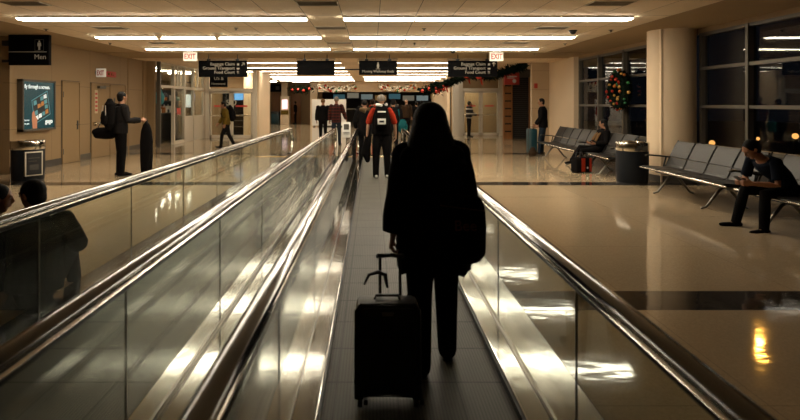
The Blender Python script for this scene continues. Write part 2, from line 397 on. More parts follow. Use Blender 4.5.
# ---------------------------------------------------------------- ceiling lights
ROWS = [(k, 8.9+2.51*k) for k in (0, 1, 2, 4, 5, 6, 7, 8, 9, 10)]
near = {k: i for i, (k, _) in enumerate(r for r in ROWS if r[0] < 3)}
lf = MB().box(-.62, .62, -.125, .125, -.03, 0).mesh('light_trim', False); lf.materials.append(M['lampframe'])
ld = MB().box(-.614, .614, -.10, .10, -.055, -.028, .008).mesh('light_diffuser', False); ld.materials.append(M['lamp'])
ld2 = MB().box(-.61, .61, -.10, .10, -.020, -.01).mesh('light_diffuser_far', False); lf2 = MB().box(-.62, .62, -.125, .125, -.016, 0).mesh('light_trim_far', False); lf2.materials.append(M['lampframe']); ld2.materials.append(M['lamp_far'])
for k, y in ROWS:
    for j in range(8):
        x = GX0-TX-5.024+1.256*(j+.5) if j < 4 else GX0+1.256*(j-4+.5)
        o = bpy.data.objects.new('ceiling_light', lf); C.objects.link(o); o.location = (x, y, CZ)
        d = bpy.data.objects.new('diffuser', ld); C.objects.link(d); d.parent = o
        if k >= 3: d.data = ld2; o.data = lf2
        if k < 3:
            rowname = {2: 'row closest to the hanging signs', 1: 'middle row ahead of the signs', 0: 'front bright row overhead'}.get(k, 'row overhead, %s back from the front row' % ORD[-k-1])
        else: rowname = '%s row beyond the hanging signs' % ORD[min(k-4, 7)]
        tag(o, 'white strip light, %s from left in the %s' % (ORD[j], rowname), 'ceiling light', 'fluorescent ceiling strip lights')
M['vent_dark'] = mat('vent_dark', (.10, .08, .055), .8); M['vent_slat'] = mat('vent_slat', (.3, .25, .18), .7)
# ---------------------------------------------------------------- vents, sprinklers, cameras
vl = {-8: 'over the left side', -1: 'between the strip light halves', 6: 'over the right side'}
for k, yy in enumerate((7.65, 10.15, 12.66, 14.75)):
    for q in (-8, -1, 6):
        if k == 3 and q != -1: continue
        t = thing('ceiling_vent', 'dark slotted ceiling vent %s, %s from the front' % (vl[q], ORD[k]), 'vent', (GX0+TX*(q+.5), yy, CZ), 0, 'slotted ceiling vents')
        obj('vent_frame', MB().box(-.31, .31, -.17, -.155, -.014, 0).box(-.31, .31, .155, .17, -.014, 0).box(-.31, -.295, -.17, .17, -.014, 0).box(.295, .31, -.17, .17, -.014, 0), M['lampframe'], t, smooth=False)
        obj('backing', MB().box(-.3, .3, -.16, .16, -.004, 0), M['vent_dark'], t, smooth=False)
        s = MB()
        for i in range(6): s.box(-.295, .295, -.128+.048*i, -.116+.048*i, -.012, -.003)
        obj('slats', s, M['vent_slat'], t, smooth=False)
for px, py in ((424, 28.5), (414.5, 43), (408, 52.3), (611, 30), (565, 43.5), (534.5, 53), (46, 29), (110, 43), (236, 28)):
    Y = 765/(103-py); o = obj('sprinkler', MB().lathe([(.045, 0), (.045, -.008), (.018, -.012), (.014, -.035), (.028, -.038), (.028, -.043)][::-1], 14), M['alu'], loc=((px-372)*Y/510, Y, CZ))
    tag(o, 'small round sprinkler head in the tiled ceiling', 'sprinkler', 'ceiling sprinklers')
for px, py, m, lab in ((159, 35, 'column', 'pale cone shaped speaker under the strip light, left one of two'), (217, 35, 'column', 'pale cone shaped speaker under the strip light, right one of two'),
                  (573, 32, 'black', 'small black dome camera on the right side of the ceiling'), (453, 51.5, 'black', 'small black dome camera in front of the right direction sign')):
    Y = 765/(103-py)-.25; t = thing('ceiling_speaker' if m == 'column' else 'dome_camera', lab, 'speaker' if m == 'column' else 'camera', ((px-372)*Y/510, Y, CZ))
    if m == 'column': obj('mounting_ring', MB().lathe([(.11, -.02), (.12, 0)], 24), M['lampframe'], t); obj('cone', MB().lathe([(.02, -.12), (.04, -.11), (.10, -.02)], 24), M[m], t)
    else: obj('mounting_ring', MB().lathe([(.07, -.03), (.085, -.01), (.085, 0)], 20), M['blackmetal'], t); obj('dome', MB().ell((0, 0, -.03), (.062, .062, .055)), M['black'], t)

# ---------------------------------------------------------------- moving walkways
Y0, Y1 = -2.5, 14.55
DZ = .055
def walkway(label, xa, xb, da, db):
    """xa<xb: glass lines; da, db: outer edges of the metal decks"""
    t = thing('moving_walkway', label, 'moving walkway', ((xa+xb)/2, 0, 0), 0, 'moving walkways'); ox = (xa+xb)/2
    xa -= ox; xb -= ox; da -= ox; db -= ox
    ta, tb = xa+.13, xb-.13
    obj('tread_belt', MB().box(ta, tb, Y0, 15.0, .002, .012), M['tread'], t, smooth=False)
    for X, i0, o0, s in ((xa, ta, da, -1), (xb, tb, db, 1)):
        lo, hi = min(i0, X), max(i0, X)
        d = MB().box(lo, hi, Y0, Y1+.35, .0, DZ+.012, .006); obj('skirting', d, M['steel'], t, smooth=False)
        lo, hi = min(X, o0), max(X, o0)
        d = MB().box(lo+.003, hi-.003, Y0, Y1+.35, .0, DZ, .006); obj('deck_plate', d, M['steel'], t, smooth=False)
        obj('deck_joint', MB().box(X-.008, X+.008, Y0, Y1+.3, DZ, DZ+.03), M['cable'], t, smooth=False)
        obj('skirt_brush', MB().box(i0-.012, i0+.012, Y0, 15.0, .012, .05), M['black'], t, smooth=False)
        y = Y1-.12; edges = []
        while y > Y0: edges.append(y); y -= 1.36
        for a in edges:
            obj('glass_panel', MB().box(X-.006, X+.006, a-1.35, a, DZ+.02, .80), M['glass'], t, smooth=False)
            obj('joint_seal', MB().box(X-.005, X+.005, a+.003, a+.007, DZ+.02, .80), M['cable'], t, smooth=False)
        # curved newel pane
        poly = [(Y1-.112, DZ+.02), (Y1-.112, .80)] + [(Y1-.06+.27*math.sin(q*PI/12), .53+.27*math.cos(q*PI/12)) for q in range(0, 13)] + [(Y1-.06, DZ+.02)]
        obj('glass_panel', MB().prism(poly, 'x', X-.006, X+.006), M['glass'], t, smooth=False)
        path = [(X, Y0+.0, .872)] + [(X, Y0+1.2*i, .872) for i in range(1, 15)] + [(X, Y1-.2, .872)]
        path += [(X, Y1-.06+.335*math.sin(q*PI/10), .537+.335*math.cos(q*PI/10)) for q in range(0, 11)] + [(X, Y1-.3, .2)]
        obj('handrail', MB().tube(path, [(.043, .024)]*len(path), 16), M['rubber'], t)
        p2 = [(a, b, c-.034) if i < 16 else (a, Y1-.06+(b-Y1+.06)*.9, .537+(c-.537)*.9) for i, (a, b, c) in enumerate(path[:-2])]
        obj('rail_profile', MB().tube(p2, [(.036, .016)]*len(p2), 12), M['steel_smooth'], t)
        obj('rail_gasket', MB().tube([(a, b, c-.026) for a, b, c in p2[:16]], [(.016, .02)]*16, 8), M['blackmetal'], t)
    obj('comb_plate', MB().box(ta, tb, 15.04, 15.6, .0, .022, .004), M['steel'], t)
    obj('comb_line', MB().box(ta, tb, 14.95, 15.04, .003, .024), M['yellow'], t, smooth=False)
    return t
walkway('moving walkway carrying the woman with the black suitcase', -.40, .88, -.72, 1.14)
walkway('empty moving walkway with glass sides, left of the suitcase walkway', -2.32, -1.06, -2.58, -.73)

# ---------------------------------------------------------------- hanging signs
def hanging_sign(label, px0, px1, py1, Y=15.6, ztop=2.9, cat='sign', group='black hanging direction signs'):
    x0, x1 = (px0-372)*Y/510, (px1-372)*Y/510; zb = 1.6+(103-py1)*Y/510
    t = thing('hanging_sign', label, cat, ((x0+x1)/2, Y, zb), 0, group); w2 = (x1-x0)/2; h = ztop-zb
    obj('panel', MB().box(-w2, w2, -.05, .05, 0, h, .006), M['sign'], t)
    obj('hanger_rail', MB().box(-w2-.02, w2+.02, -.02, .02, h+.03, h+.055), M['blackmetal'], t, smooth=False)
    for s in (-.6, .6):
        obj('hanger_rod', MB().tube([(s*w2, 0, h-.01), (s*w2, 0, CZ-.02-zb)], .014, 8), M['blackmetal'], t)
        obj('bracket', MB().box(s*w2-.05, s*w2+.05, -.03, .03, h-.0, h+.03), M['blackmetal'], t, smooth=False)
    return t, w2, h
def arrow(t, c, ang, L, m=None):
    mb = MB(); c = V(c); d = V((math.cos(ang), 0, math.sin(ang))); n = V((-d.z, 0, d.x))
    def bar(a, b):
        dd = (b-a).normalized()*.0; mb.tube([a, b], [(.011, .004)]*2, 6, side=V((-(b-a).z, 0, (b-a).x)), cap=False)
    bar(c-d*L/2, c+d*L/2); bar(c+d*L/2, c+d*L*.1+n*L*.4); bar(c+d*L/2, c+d*L*.1-n*L*.4)
    obj('arrow', mb, m or M['signtext'], t)
F = -.055
for lab, a, b, ang in (('black sign to baggage claim and food court, nearest the glass shop front', 199, 247, PI/4), ('black sign to baggage claim and food court, beside the dark garland', 448, 497, PI/2)):
    t, w2, h = hanging_sign(lab, a, b, 77)
    xr = w2-.36
    for i, s in enumerate(('Baggage Claim', 'Ground Transport', 'Food Court')):
        z = h-.155-.125*i
        text(s, .132, (xr, F, z), FACE, M['signtext'], t, align='RIGHT', sx=.98)
        if i == 0: obj('pictogram', MB().box(xr+.07, xr+.135, F-.004, F, z, z+.06), M['signtext'], t, smooth=False)
        elif i == 1: obj('pictogram', MB().box(xr+.06, xr+.145, F-.004, F, z+.012, z+.05).box(xr+.075, xr+.13, F-.004, F, z, z+.012), M['signtext'], t, smooth=False)
        else: obj('pictogram', MB().box(xr+.075, xr+.085, F-.004, F, z, z+.08).box(xr+.115, xr+.125, F-.004, F, z, z+.08).box(xr+.07, xr+.09, F-.004, F, z+.05, z+.085), M['signtext'], t, smooth=False)
    arrow(t, (w2-.11, F, h-.12), ang, .12)
hanging_sign('blank black hanging sign between the two strip light halves', 297, 334.6, 75)
t, w2, h = hanging_sign('black hanging sign reading Moving Walkway Ends', 359, 397, 75)
text('Moving Walkway Ends', .107, (0, F, .075), FACE, M['signtext'], t, align='CENTER', sx=1.0)
icon = MB().ell((0, F, .36), (.022, .004, .022)).prism([(-.03, .335), (.03, .335), (.04, .25), (.03, .25), (.024, .2), (-.024, .2), (-.03, .25), (-.04, .25)], 'y', F-.003, F).box(-.07, .07, F-.003, F, .175, .187)
obj('pictogram', icon, M['signtext'], t)
# the far sign under the left direction sign
t, w2, h = hanging_sign('smaller black shop sign hanging behind the left direction sign', 210, 227.5, 87, 21.5, 2.93, 'sign', 'shop signs'); F2 = -.055
text('US &', .2, (.02, F2, h-.36), FACE, M['signtext'], t, align='CENTER'); text('Newsstand', .13, (0, F2, h-.56), FACE, M['signtext'], t, align='CENTER')
# restroom sign standing out from the left wall
t = thing('restroom_sign', 'black Men restroom sign standing out from the left wall', 'sign', (XL+.15, 11.2, 2.43))
obj('panel', MB().box(0, .88, -.05, .05, 0, .66, .006), M['sign'], t)
obj('wall_bracket', MB().box(-.16, .0, -.03, .03, .42, .54).box(-.16, .0, -.03, .03, .06, .12), M['blackmetal'], t, smooth=False)
obj('divider', MB().box(.0, .84, F-.004, F, .28, .295), mat('divider_grey', (.4, .37, .32), .5), t, smooth=False)
text('Men', .15, (.83, F, .13), FACE, M['signtext'], t, align='RIGHT')
obj('pictogram', MB().ell((.68, F, .515), (.019, .004, .022)).prism([(.645, .49), (.715, .49), (.72, .41), (.70, .41), (.70, .33), (.66, .33), (.66, .41), (.64, .41)], 'y', F-.003, F), M['signtext'], t)
obj('pictogram_frame', MB().box(.58, .59, F-.003, F, .31, .56).box(.77, .78, F-.003, F, .31, .56).box(.58, .78, F-.003, F, .31, .32).box(.58, .78, F-.003, F, .55, .56), mat('frame_dim', (.06, .055, .05), .5), t, smooth=False)
# EXIT signs
def exit_sign(lab, x, y, z, w=.38, h=.27, rod=True):
    t = thing('exit_sign', lab, 'exit sign', (x, y, z), 0, 'lit exit signs')
    obj('housing', MB().box(-w/2, w/2, -.04, .04, 0, h, .006), M['exitwhite'], t)
    text('EXIT', h*.82, (0, -.045, h*.2), FACE, M['exitred'], t, align='CENTER', sx=.72*w/.38, bold=.004)
    if rod: obj('canopy', MB().box(-.06, .06, -.03, .03, h, CZ-z), M['exitwhite'], t, smooth=False)
    else: obj('arm', MB().box(-w/2-.03, -w/2, -.03, .03, h*.3, h*.7), M['alu'], t, smooth=False)
exit_sign('lit white and red EXIT sign above the left direction sign', -5.2, 14.6, 2.8)
exit_sign('lit white and red EXIT sign above the right direction sign', 3.56, 14.6, 2.8)
exit_sign('lit EXIT sign over the side door in the left wall', XL+.16, 14.95, 2.36, .26, .25, False)
# long dark rail under the far ceiling
t = thing('ceiling_rail', 'long thin dark rail hung under the far ceiling behind signs', 'rail', (-1.05, 20, 2.89))
obj('bar', MB().box(-4.1, 4.1, -.025, .025, 0, .05), M['blackmetal'], t, smooth=False)
for s in (-3.8, -1.2, 1.4, 3.8): obj('hanger', MB().tube([(s, 0, .04), (s, 0, CZ-2.89)], .012, 8), M['blackmetal'], t)
# white placard at the end of the walkways
t = thing('placard', 'white notice board on a thin stand between the two walkways', 'notice board', (-.74, 14.75, 0))
obj('board', MB().box(-.12, .12, -.01, .01, .60, 1.05, .004), M['white'], t)
obj('print', MB().box(-.075, .075, -.013, -.0095, .83, .99).box(-.09, .09, -.013, -.0095, .70, .715).box(-.09, .09, -.013, -.0095, .74, .755), M['cloth_grey'], t, smooth=False)
obj('stand', MB().box(-.015, .015, .01, .03, .055, .9).box(-.12, .12, -.09, .11, .055, .07), M['alu'], t, smooth=False)

# ---------------------------------------------------------------- left wall: lightbox, doors, bins
M['poster'] = mat('poster_print', (.004, .02, .024), .25, emit=(.004, .035, .042), estr=1.0)
def glow(n, c, s=.8): M[n] = mat(n, c, .4, emit=c, estr=s)
glow('p_white', (.6, .68, .68), .7); glow('p_cyan', (.06, .2, .23), .6); glow('p_skin', (.4, .16, .08), .5); glow('p_orange', (.35, .14, .03), .5); glow('p_dark', (.005, .012, .014), .5)
t = thing('poster_lightbox', 'backlit dark teal poster of a tablet on the left wall', 'poster', (XL, 12.25, 1.545))
pw, ph = .615, .605
obj('frame', MB().box(0, .13, -pw, -pw+.05, -ph, ph).box(0, .13, pw-.05, pw, -ph, ph).box(0, .13, -pw, pw, ph-.05, ph).box(0, .13, -pw, pw, -ph, -ph+.05), M['alu'], t, smooth=False)
obj('backlit_print', MB().box(.09, .11, -pw+.05, pw-.05, -ph+.05, ph-.05), M['poster'], t, smooth=False)
def patch(n, pts, m, h): obj(n, MB().prism(pts, 'x', .11, .11+h), M[m], t, smooth=False)
patch('tablet', [(-.28, .12), (.30, .36), (.42, -.22), (-.18, -.46)], 'p_cyan', .001)
patch('tablet_screen', [(-.26, .105), (.285, .33), (.40, -.21), (-.165, -.43)], 'p_dark', .002)
rq = random.Random(8)
def tab(u, v): return (-.26+.545*u+.095*v, .105+.225*u-.535*v-.005*u*v)
for i in range(4):
    for j in range(4):
        u0, v0 = .06+.225*i, .05+.225*j; q = .2
        m = rq.choice(['p_dark', 'p_cyan', 'p_cyan', 'p_white', 'p_orange', 'p_dark', 'p_skin'])
        patch('screen_picture', [tab(u0+rq.uniform(0, .04), v0), tab(u0+q, v0+rq.uniform(0, .05)), tab(u0+q, v0+q), tab(u0, v0+q-rq.uniform(0, .05))], m, .003)
patch('hand_print', [(-.26, -.18), (-.2, -.12), (-.15, -.25), (-.08, -.33), (-.09, -.55), (-.24, -.55), (-.27, -.35)], 'p_skin', .004)
WL = (PI/2, 0, PI/2)
text('fly through a screen.', .13, (.112, -.53, .40), WL, M['p_white'], t, sx=.86, bold=.003)
text('gogo', .15, (.112, .22, -.44), WL, M['p_white'], t, sx=.95, bold=.006)
text('See it at', .05, (.112, -.53, -.36), WL, M['p_white'], t); text('the gate', .05, (.112, -.53, -.44), WL, M['p_white'], t)
# doors
def door(name, y0, y1, label=None):
    struct('trim_6', MB().box(XL, XL+.01, y0-.015, y0, 0, 2.195).box(XL, XL+.01, y1, y1+.015, 0, 2.195).box(XL, XL+.01, y0, y1, 2.18, 2.195), M['seam'], label='dark gap around a side door frame')
    d = struct(name, MB().box(XL, XL+.022, y0+.03, y1-.03, .01, 2.14), M['wall'], label=label)
    obj('door_frame', MB().box(XL, XL+.035, y0, y0+.028, 0, 2.18).box(XL, XL+.035, y1-.028, y1, 0, 2.18).box(XL, XL+.035, y0, y1, 2.15, 2.18), M['wall'], d, smooth=False)
    return d
d = door('door_1', 13.3, 14.1)
obj('handle', MB().box(XL+.022, XL+.03, 13.96, 14.02, .88, 1.12).tube([(XL+.03, 13.99, 1.02), (XL+.08, 13.99, 1.02), (XL+.08, 13.86, 1.02)], .012, 8), M['blackmetal'], d)
obj('hinge', MB().box(XL+.022, XL+.036, 13.315, 13.345, 1.75, 1.9), M['blackmetal'], d, smooth=False); obj('hinge', MB().box(XL+.022, XL+.036, 13.315, 13.345, .25, .4), M['blackmetal'], d, smooth=False)
d = door('door_2', 14.68, 15.72)
obj('push_bar', MB().tube([(XL+.07, 14.76, 1.0), (XL+.07, 15.64, 1.0)], .028, 10).box(XL+.022, XL+.08, 14.74, 14.82, .95, 1.05).box(XL+.022, XL+.08, 15.55, 15.66, .95, 1.05), M['chrome'], d)
obj('closer', MB().box(XL+.022, XL+.1, 15.0, 15.35, 2.03, 2.1).box(XL+.06, XL+.08, 15.3, 15.6, 2.1, 2.115), M['alu'], d, smooth=False)
nt_ = obj('notice', MB().box(XL+.022, XL+.025, 14.86, 15.02, 1.3, 1.98), M['wall_tile'], d, smooth=False)
for i in range(5): obj('notice_print', MB().box(XL+.025, XL+.027, 14.88, 15.0, 1.36+.12*i, 1.42+.12*i), M['red'], nt_, smooth=False)
d = door('door_3', 15.74, 16.72)
obj('viewing_slot', MB().box(XL+.022, XL+.026, 15.95, 16.03, 1.35, 1.75), M['black'], d, smooth=False); obj('handle', MB().box(XL+.022, XL+.06, 15.84, 15.88, .9, 1.15), M['alu'], d, smooth=False)
t = thing('fire_alarm', 'red alarm sign on the left wall beside the lit exit sign', 'alarm', (XL, 15.75, 2.40))
obj('housing', MB().box(0, .05, -.3, .3, 0, .17, .006), M['red'], t); obj('lettering', MB().box(.05, .053, -.2, -.1, .05, .12).box(.05, .053, 0, .05, .05, .12).box(.05, .053, .1, .14, .04, .08), M['cloth_yellow'], t, smooth=False)
def round_bin(label, x, y, rz, panel):
    t = thing('litter_bin', label, 'bin', (x, y, 0), rz, 'round litter bins')
    obj('body', MB().lathe([(.27, 0), (.28, .02), (.29, .05), (.30, .30), (.30, .66)], 40), M['binblack'], t)
    obj('lid', MB().lathe([(.305, .655), (.31, .67), (.31, .80), (.30, .825), (.20, .83), (.17, .80), (.16, .70)], 40), M['steel_smooth'], t)
    obj('base_ring', MB().lathe([(.275, 0), (.285, .0), (.285, .03), (.275, .035)], 40), M['black'], t)
    if panel:
        p = obj('notice_holder', MB().box(-.16, .16, -.325, -.27, .13, .62, .004), M['alu_white'], t)
        obj('notice', MB().box(-.135, .135, -.328, -.324, .155, .595), M['black'], p, smooth=False)
        obj('print', MB().box(-.1, .1, -.33, -.327, .48, .5).box(-.1, .05, -.33, -.327, .42, .435).box(-.08, .08, -.33, -.327, .25, .36), M['cloth_grey'], p, smooth=False)
    return t
round_bin('black litter bin with framed notice and steel lid under the poster', -7.08, 10.5, math.radians(52), True)
round_bin('dark litter bin with steel lid in front of the round column', 5.2, 10.2, 0, False)

# ---------------------------------------------------------------- airport benches
def bench(label, n, yfar, fx=5.0):
    """seats face -x; local origin on the floor at far end of the front edge; row runs towards -y"""
    P = .555
    t = thing('airport_bench', label, 'bench', (fx, yfar, 0), 0, 'rows of linked airport seats')
    W_ = n*P
    obj('beam', MB().box(.27, .35, -W_-.05, .05, .31, .37, .006), M['blackmetal'], t)
    obj('front_rail', MB().tube([(-.01, .04, .415), (-.01, -W_-.04, .415)], .017, 10), M['chrome'], t)
    for k in range(n):
        a, b = -P*(k+1)+.025, -P*k-.025
        obj('seat', MB().sheet([(-.005, .43), (.02, .437), (.2, .425), (.36, .41), (.43, .43), (.455, .47)], 'y', a, b, .03), M['leather'], t)
        obj('lumbar_panel', MB().sheet([(.462, .475), (.49, .54), (.515, .60)], 'y', a, b, .03), M['leather'], t)
        obj('backrest', MB().sheet([(.518, .612), (.545, .67), (.60, .78), (.648, .865), (.668, .89)], 'y', a, b, .03), M['leather'], t)
    for k in range(n+1):
        y = -P*k
        obj('seat_frame', MB().tube([(.0, y, .42), (.2, y, .405), (.38, y, .395), (.46, y, .46), (.52, y, .6), (.62, y, .80), (.675, y, .895)], .014, 8, side=(0, 1, 0)), M['blackmetal'], t)
        obj('bracket', MB().box(.28, .34, y-.02, y+.02, .36, .41), M['blackmetal'], t, smooth=False)
    for y in (0, -W_):
        obj('armrest', MB().sheet([(.07, .63), (.12, .64), (.4, .615), (.5, .60)], 'y', y-.025, y+.025, .028).tube([(.45, y, .605), (.40, y, .42)], .014, 8), M['black'], t)
    for y in ((-.46, -W_+.46) if n < 5 else (-.5, -W_+.5)):
        obj('leg', MB().tube([(.31, y, .33), (.24, y, .29), (.12, y, .14), (.04, y, .035), (-.03, y, .016)], [.024, .024, .02, .018, .016], 10, side=(0, 1, 0)), M['cable'], t)
        obj('leg', MB().tube([(.31, y, .33), (.40, y, .29), (.52, y, .14), (.60, y, .035), (.66, y, .016)], [.024, .024, .02, .018, .016], 10, side=(0, 1, 0)), M['cable'], t)
    return t
b0 = bench('grey airport bench of four seats with nobody on it beside the column', 4, 9.45)
dup(b0, (5.0, 6.98, 0), 0, 'dark airport bench carrying the man looking at his phone')
b1 = bench('dark airport bench furthest away, five empty seats below the wreath window', 5, 15.35)
bench('dark airport bench carrying the woman with the tan scarf', 3, 12.5)

# ---------------------------------------------------------------- wreaths
def wreath(label, x, y, z, seed):
    rnd = random.Random(seed); R_, r_ = .36, .15
    t = thing('wreath', label, 'wreath', (x, y, z), 0, 'bauble wreaths on the windows')
    f = MB(); f.tube([(0, R_*math.cos(q*PI/14), R_*math.sin(q*PI/14)) for q in range(28)], .14, 8, side=(1, 0, 0), closed=True)
    for i in range(900):
        a = rnd.uniform(0, 2*PI); b = rnd.uniform(0, 2*PI)
        c = V((0, math.cos(a), math.sin(a))); p = c*R_; d = (c*math.cos(b)+V((1, 0, 0))*math.sin(b)); tw = (d+V((rnd.uniform(-.6, .6), rnd.uniform(-.6, .6), rnd.uniform(-.6, .6)))).normalized()
        u, v = frame_of(tw, V((1, 0, 0))); L = rnd.uniform(.10, .15); q = p+d*.09
        A, B, D = f.bm.verts.new(q+u*.014), f.bm.verts.new(q-u*.014), f.bm.verts.new(q+tw*L); f.bm.faces.new((A, B, D))
    obj('fir_ring', f, M['green'], t)
    cols = [M['b_red'], M['b_gold'], M['b_gold'], M['b_red'], M['b_green'], M['b_orange']]
    for i in range(38):
        rr, n_ = ((.5, 16), (.34, 13), (.2, 9))[0 if i < 16 else 1 if i < 29 else 2]
        a = i*2*PI/n_+rnd.uniform(-.15, .15); rr += rnd.uniform(-.04, .04); s = rnd.uniform(.032, .05)
        obj('bauble', MB().ell((-.16+.12*abs(rr-.34)/.16+rnd.uniform(-.01, .02), rr*math.cos(a), rr*math.sin(a)), (s, s, s), n=14, m=8), cols[rnd.randrange(6)], t)
    obj('hanging_wire', MB().tube([(.02, 0, R_), (.1, 0, 2.97-z)], .006, 6), M['blackmetal'], t)
for n_, c_ in (('b_red', (.45, .03, .015)), ('b_gold', (.6, .32, .07)), ('b_green', (.03, .2, .08)), ('b_orange', (.6, .17, .03)), ('b_white', (.75, .68, .55))):
    M[n_] = mat('bauble_'+n_[2:], c_, .25, .35, spec=.8)
wreath('round green wreath with baubles on the window behind the bench woman', 6.40, 13.2, 1.93, 3)
wreath('round green wreath with baubles at the right photo edge', 6.40, 7.02, 1.93, 5)

# ---------------------------------------------------------------- left glass shop front
t = thing('storefront', 'glazed white framed shop front along the left side', 'storefront', (-7.7, 18.4, 0))
L_ = 4.9
for y in (0.02, 1.35, 2.45, 3.5, L_-.04):
    obj('post', MB().box(-.06, .06, y-.05, y+.05, 0, CZ), M['alu_white'] if y > .5 else M['alu'], t, smooth=False)
for y in (1.75, 2.0, 4.1): obj('mullion', MB().box(-.03, .03, y-.04, y+.04, 2.24, CZ), M['alu_white'], t, smooth=False)
obj('transom', MB().box(-.05, .05, 0, L_, 2.16, 2.26), M['alu_white'], t, smooth=False)
obj('transom', MB().box(-.05, .05, 0, L_, CZ-.06, CZ), M['alu_white'], t, smooth=False)
for a, b in ((2.5, 3.45), (3.55, L_-.09)):
    obj('lower_panel', MB().box(-.04, .04, a, b, .12, 1.06), M['alu_white'], t, smooth=False)
    obj('glass_pane', MB().box(-.01, .01, a, b, 1.06, 2.16), M['shopglass'], t, smooth=False)
obj('bottom_rail', MB().box(-.05, .05, 1.35, L_, 0, .12), M['alu_white'], t, smooth=False)
g = obj('glass_pane', MB().box(-.01, .01, 1.4, 2.4, .12, 2.16), M['shopglass'], t, smooth=False)
obj('red_notice', MB().box(.01, .014, 1.7, 2.1, 1.15, 1.4), M['red'], g, smooth=False)
obj('glass_pane', MB().box(-.01, .01, 0.05, L_-.05, 2.26, CZ-.06), M['shopglass'], t, smooth=False)
for x_, y_, lb in ((-6.3, 24.3, 'added fill light behind the left glass doors'), (-7.2, 35.2, 'added fill light over the far left shops, nearer one'), (-4.9, 35.2, 'added fill light over the far left shops beside the square column'), (5.3, 26.2, 'added fill light behind the right glass doors'), (5.3, 27.6, 'second added fill light deeper behind the right glass doors')):  # added fill lamps that brighten the door interiors and far left shops
    o = obj('shop_or_fill_light', MB().box(-.6, .6, -.16, .16, -.03, 0), M['lamp'], loc=(x_, y_, CZ), smooth=False); tag(o, lb, 'ceiling light', 'shop strip lights')
# shop interior
struct('wall_left', MB().box(-12.1, -12, 18.4, 27, 0, CZ), M['drywall'], label='back wall inside the glass shop')
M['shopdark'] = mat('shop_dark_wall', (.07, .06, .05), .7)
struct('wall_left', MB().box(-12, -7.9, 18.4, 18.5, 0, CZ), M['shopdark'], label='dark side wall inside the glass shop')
for i in range(4):
    o = obj('shop_or_fill_light', MB().box(-.6, .6, -.16, .16, -.03, 0), M['lamp'], loc=(-9.6+.0*i, 19.6+2.0*i, CZ), smooth=False); tag(o, 'strip light inside the glass shop, %s from its entrance' % ORD[i], 'ceiling light', 'shop strip lights')
rnd = random.Random(4)
def shelf(label, x, y, rz, w_, tiers, items, name='display_shelf', zb=.1):
    t = thing(name, label, 'shelf', (x, y, 0), rz, 'shop display shelves')
    obj('back_panel', MB().box(-w_/2, w_/2, .2, .23, 0, tiers[-1]+.45), M['blackmetal'], t, smooth=False)
    for s in (-1, 1): obj('side_panel', MB().box(s*w_/2-.015, s*w_/2+.015, -.2, .23, 0, tiers[-1]+.45), M['blackmetal'], t, smooth=False)
    for z in tiers: obj('shelf_board', MB().box(-w_/2, w_/2, -.2, .2, z-.03, z), M['alu'], t, smooth=False)
    c, s_ = math.cos(rz), math.sin(rz)
    for ti, z in enumerate(tiers):
        xx = -w_/2+.12; j = 0
        while xx < w_/2-.1:
            ww = rnd.uniform(.10, .2); hh = rnd.uniform(.16, .36); m, nm = items[rnd.randrange(len(items))]
            ob = obj(nm, MB().box(-ww/2, ww/2, -.12, .12, 0, hh*.8, .02).tube([(-ww*.25, 0, hh*.8-.01), (-ww*.15, 0, hh), (ww*.15, 0, hh), (ww*.25, 0, hh*.8-.01)], .01, 6), m, loc=(x+c*xx, y+s_*xx, z)); ob.rotation_euler = (0, 0, rz)
            j += 1
            tag(ob, '%s %s, %s along the %s tier of the %s' % (m['w'], nm.replace('_', ' '), (ORD+['ninth','tenth','eleventh','twelfth','thirteenth','fourteenth'])[j-1], ORD[ti], label.split(',')[0][:60]), 'bag', 'goods on shop shelves')
            xx += ww+.07
for n_, c_, w_ in (('g_teal', (.02, .2, .24), 'teal'), ('g_orange', (.4, .14, .03), 'orange'), ('g_red', (.35, .03, .02), 'red'), ('g_white', (.6, .56, .5), 'pale'), ('g_dark', (.03, .03, .035), 'dark')):
    M[n_] = mat(n_, c_, .6); M[n_]['w'] = w_
shelf('rack by the shop entrance', -8.75, 19.05, 0, 1.2, [.35, .95, 1.45, 1.95], [(M['g_dark'], 'handbag'), (M['g_orange'], 'handbag'), (M['g_dark'], 'handbag')])
shelf('tall rack inside the shop', -8.6, 21.3, PI/2, 2.6, [1.2, 1.7], [(M['g_dark'], 'handbag'), (M['g_orange'], 'handbag'), (M['g_white'], 'handbag'), (M['g_teal'], 'handbag')])
o = obj('display_bag', MB().tube([(0, 0, 0), (0, 0, .22), (0, 0, .42)], [(.15, .1), (.2, .12), (.1, .08)], 14).tube([(-.07, 0, .45), (-.06, 0, .55), (.06, 0, .55), (.07, 0, .45)], .012, 6), M['g_teal'], loc=(-8.15, 18.95, 1.62)); tag(o, 'large teal bag hung at the shop entrance, left one', 'bag', 'teal bags hung at the shop entrance')
o2 = o.copy(); C.objects.link(o2); o2.location = (-8.1, 19.45, 1.62); o2['label'] = 'large teal bag hung at the shop entrance, right one'
t = thing('hanging_bar', 'steel bar holding two teal bags inside the shop entrance', 'bar', (-8.12, 19.2, 2.15)); obj('bar', MB().tube([(0, -.6, 0), (0, .6, 0)], .015, 8), M['chrome'], t)
for s in (-.5, .5): obj('hanger', MB().tube([(0, s, 0), (0, s, CZ-2.15)], .01, 6), M['chrome'], t)
t = thing('lit_screen', 'bright white screen on a stand inside the glass shop', 'screen', (-8.9, 24.1, 0)); obj('screen', MB().box(-.35, .35, -.03, -.02, 1.4, 2.0), M['p_white'], t, smooth=False); obj('housing', MB().box(-.38, .38, -.02, .03, 1.36, 2.04).box(-.03, .03, 0, .04, 0, 1.4).box(-.2, .2, -.15, .15, 0, .03), M['black'], t, smooth=False)

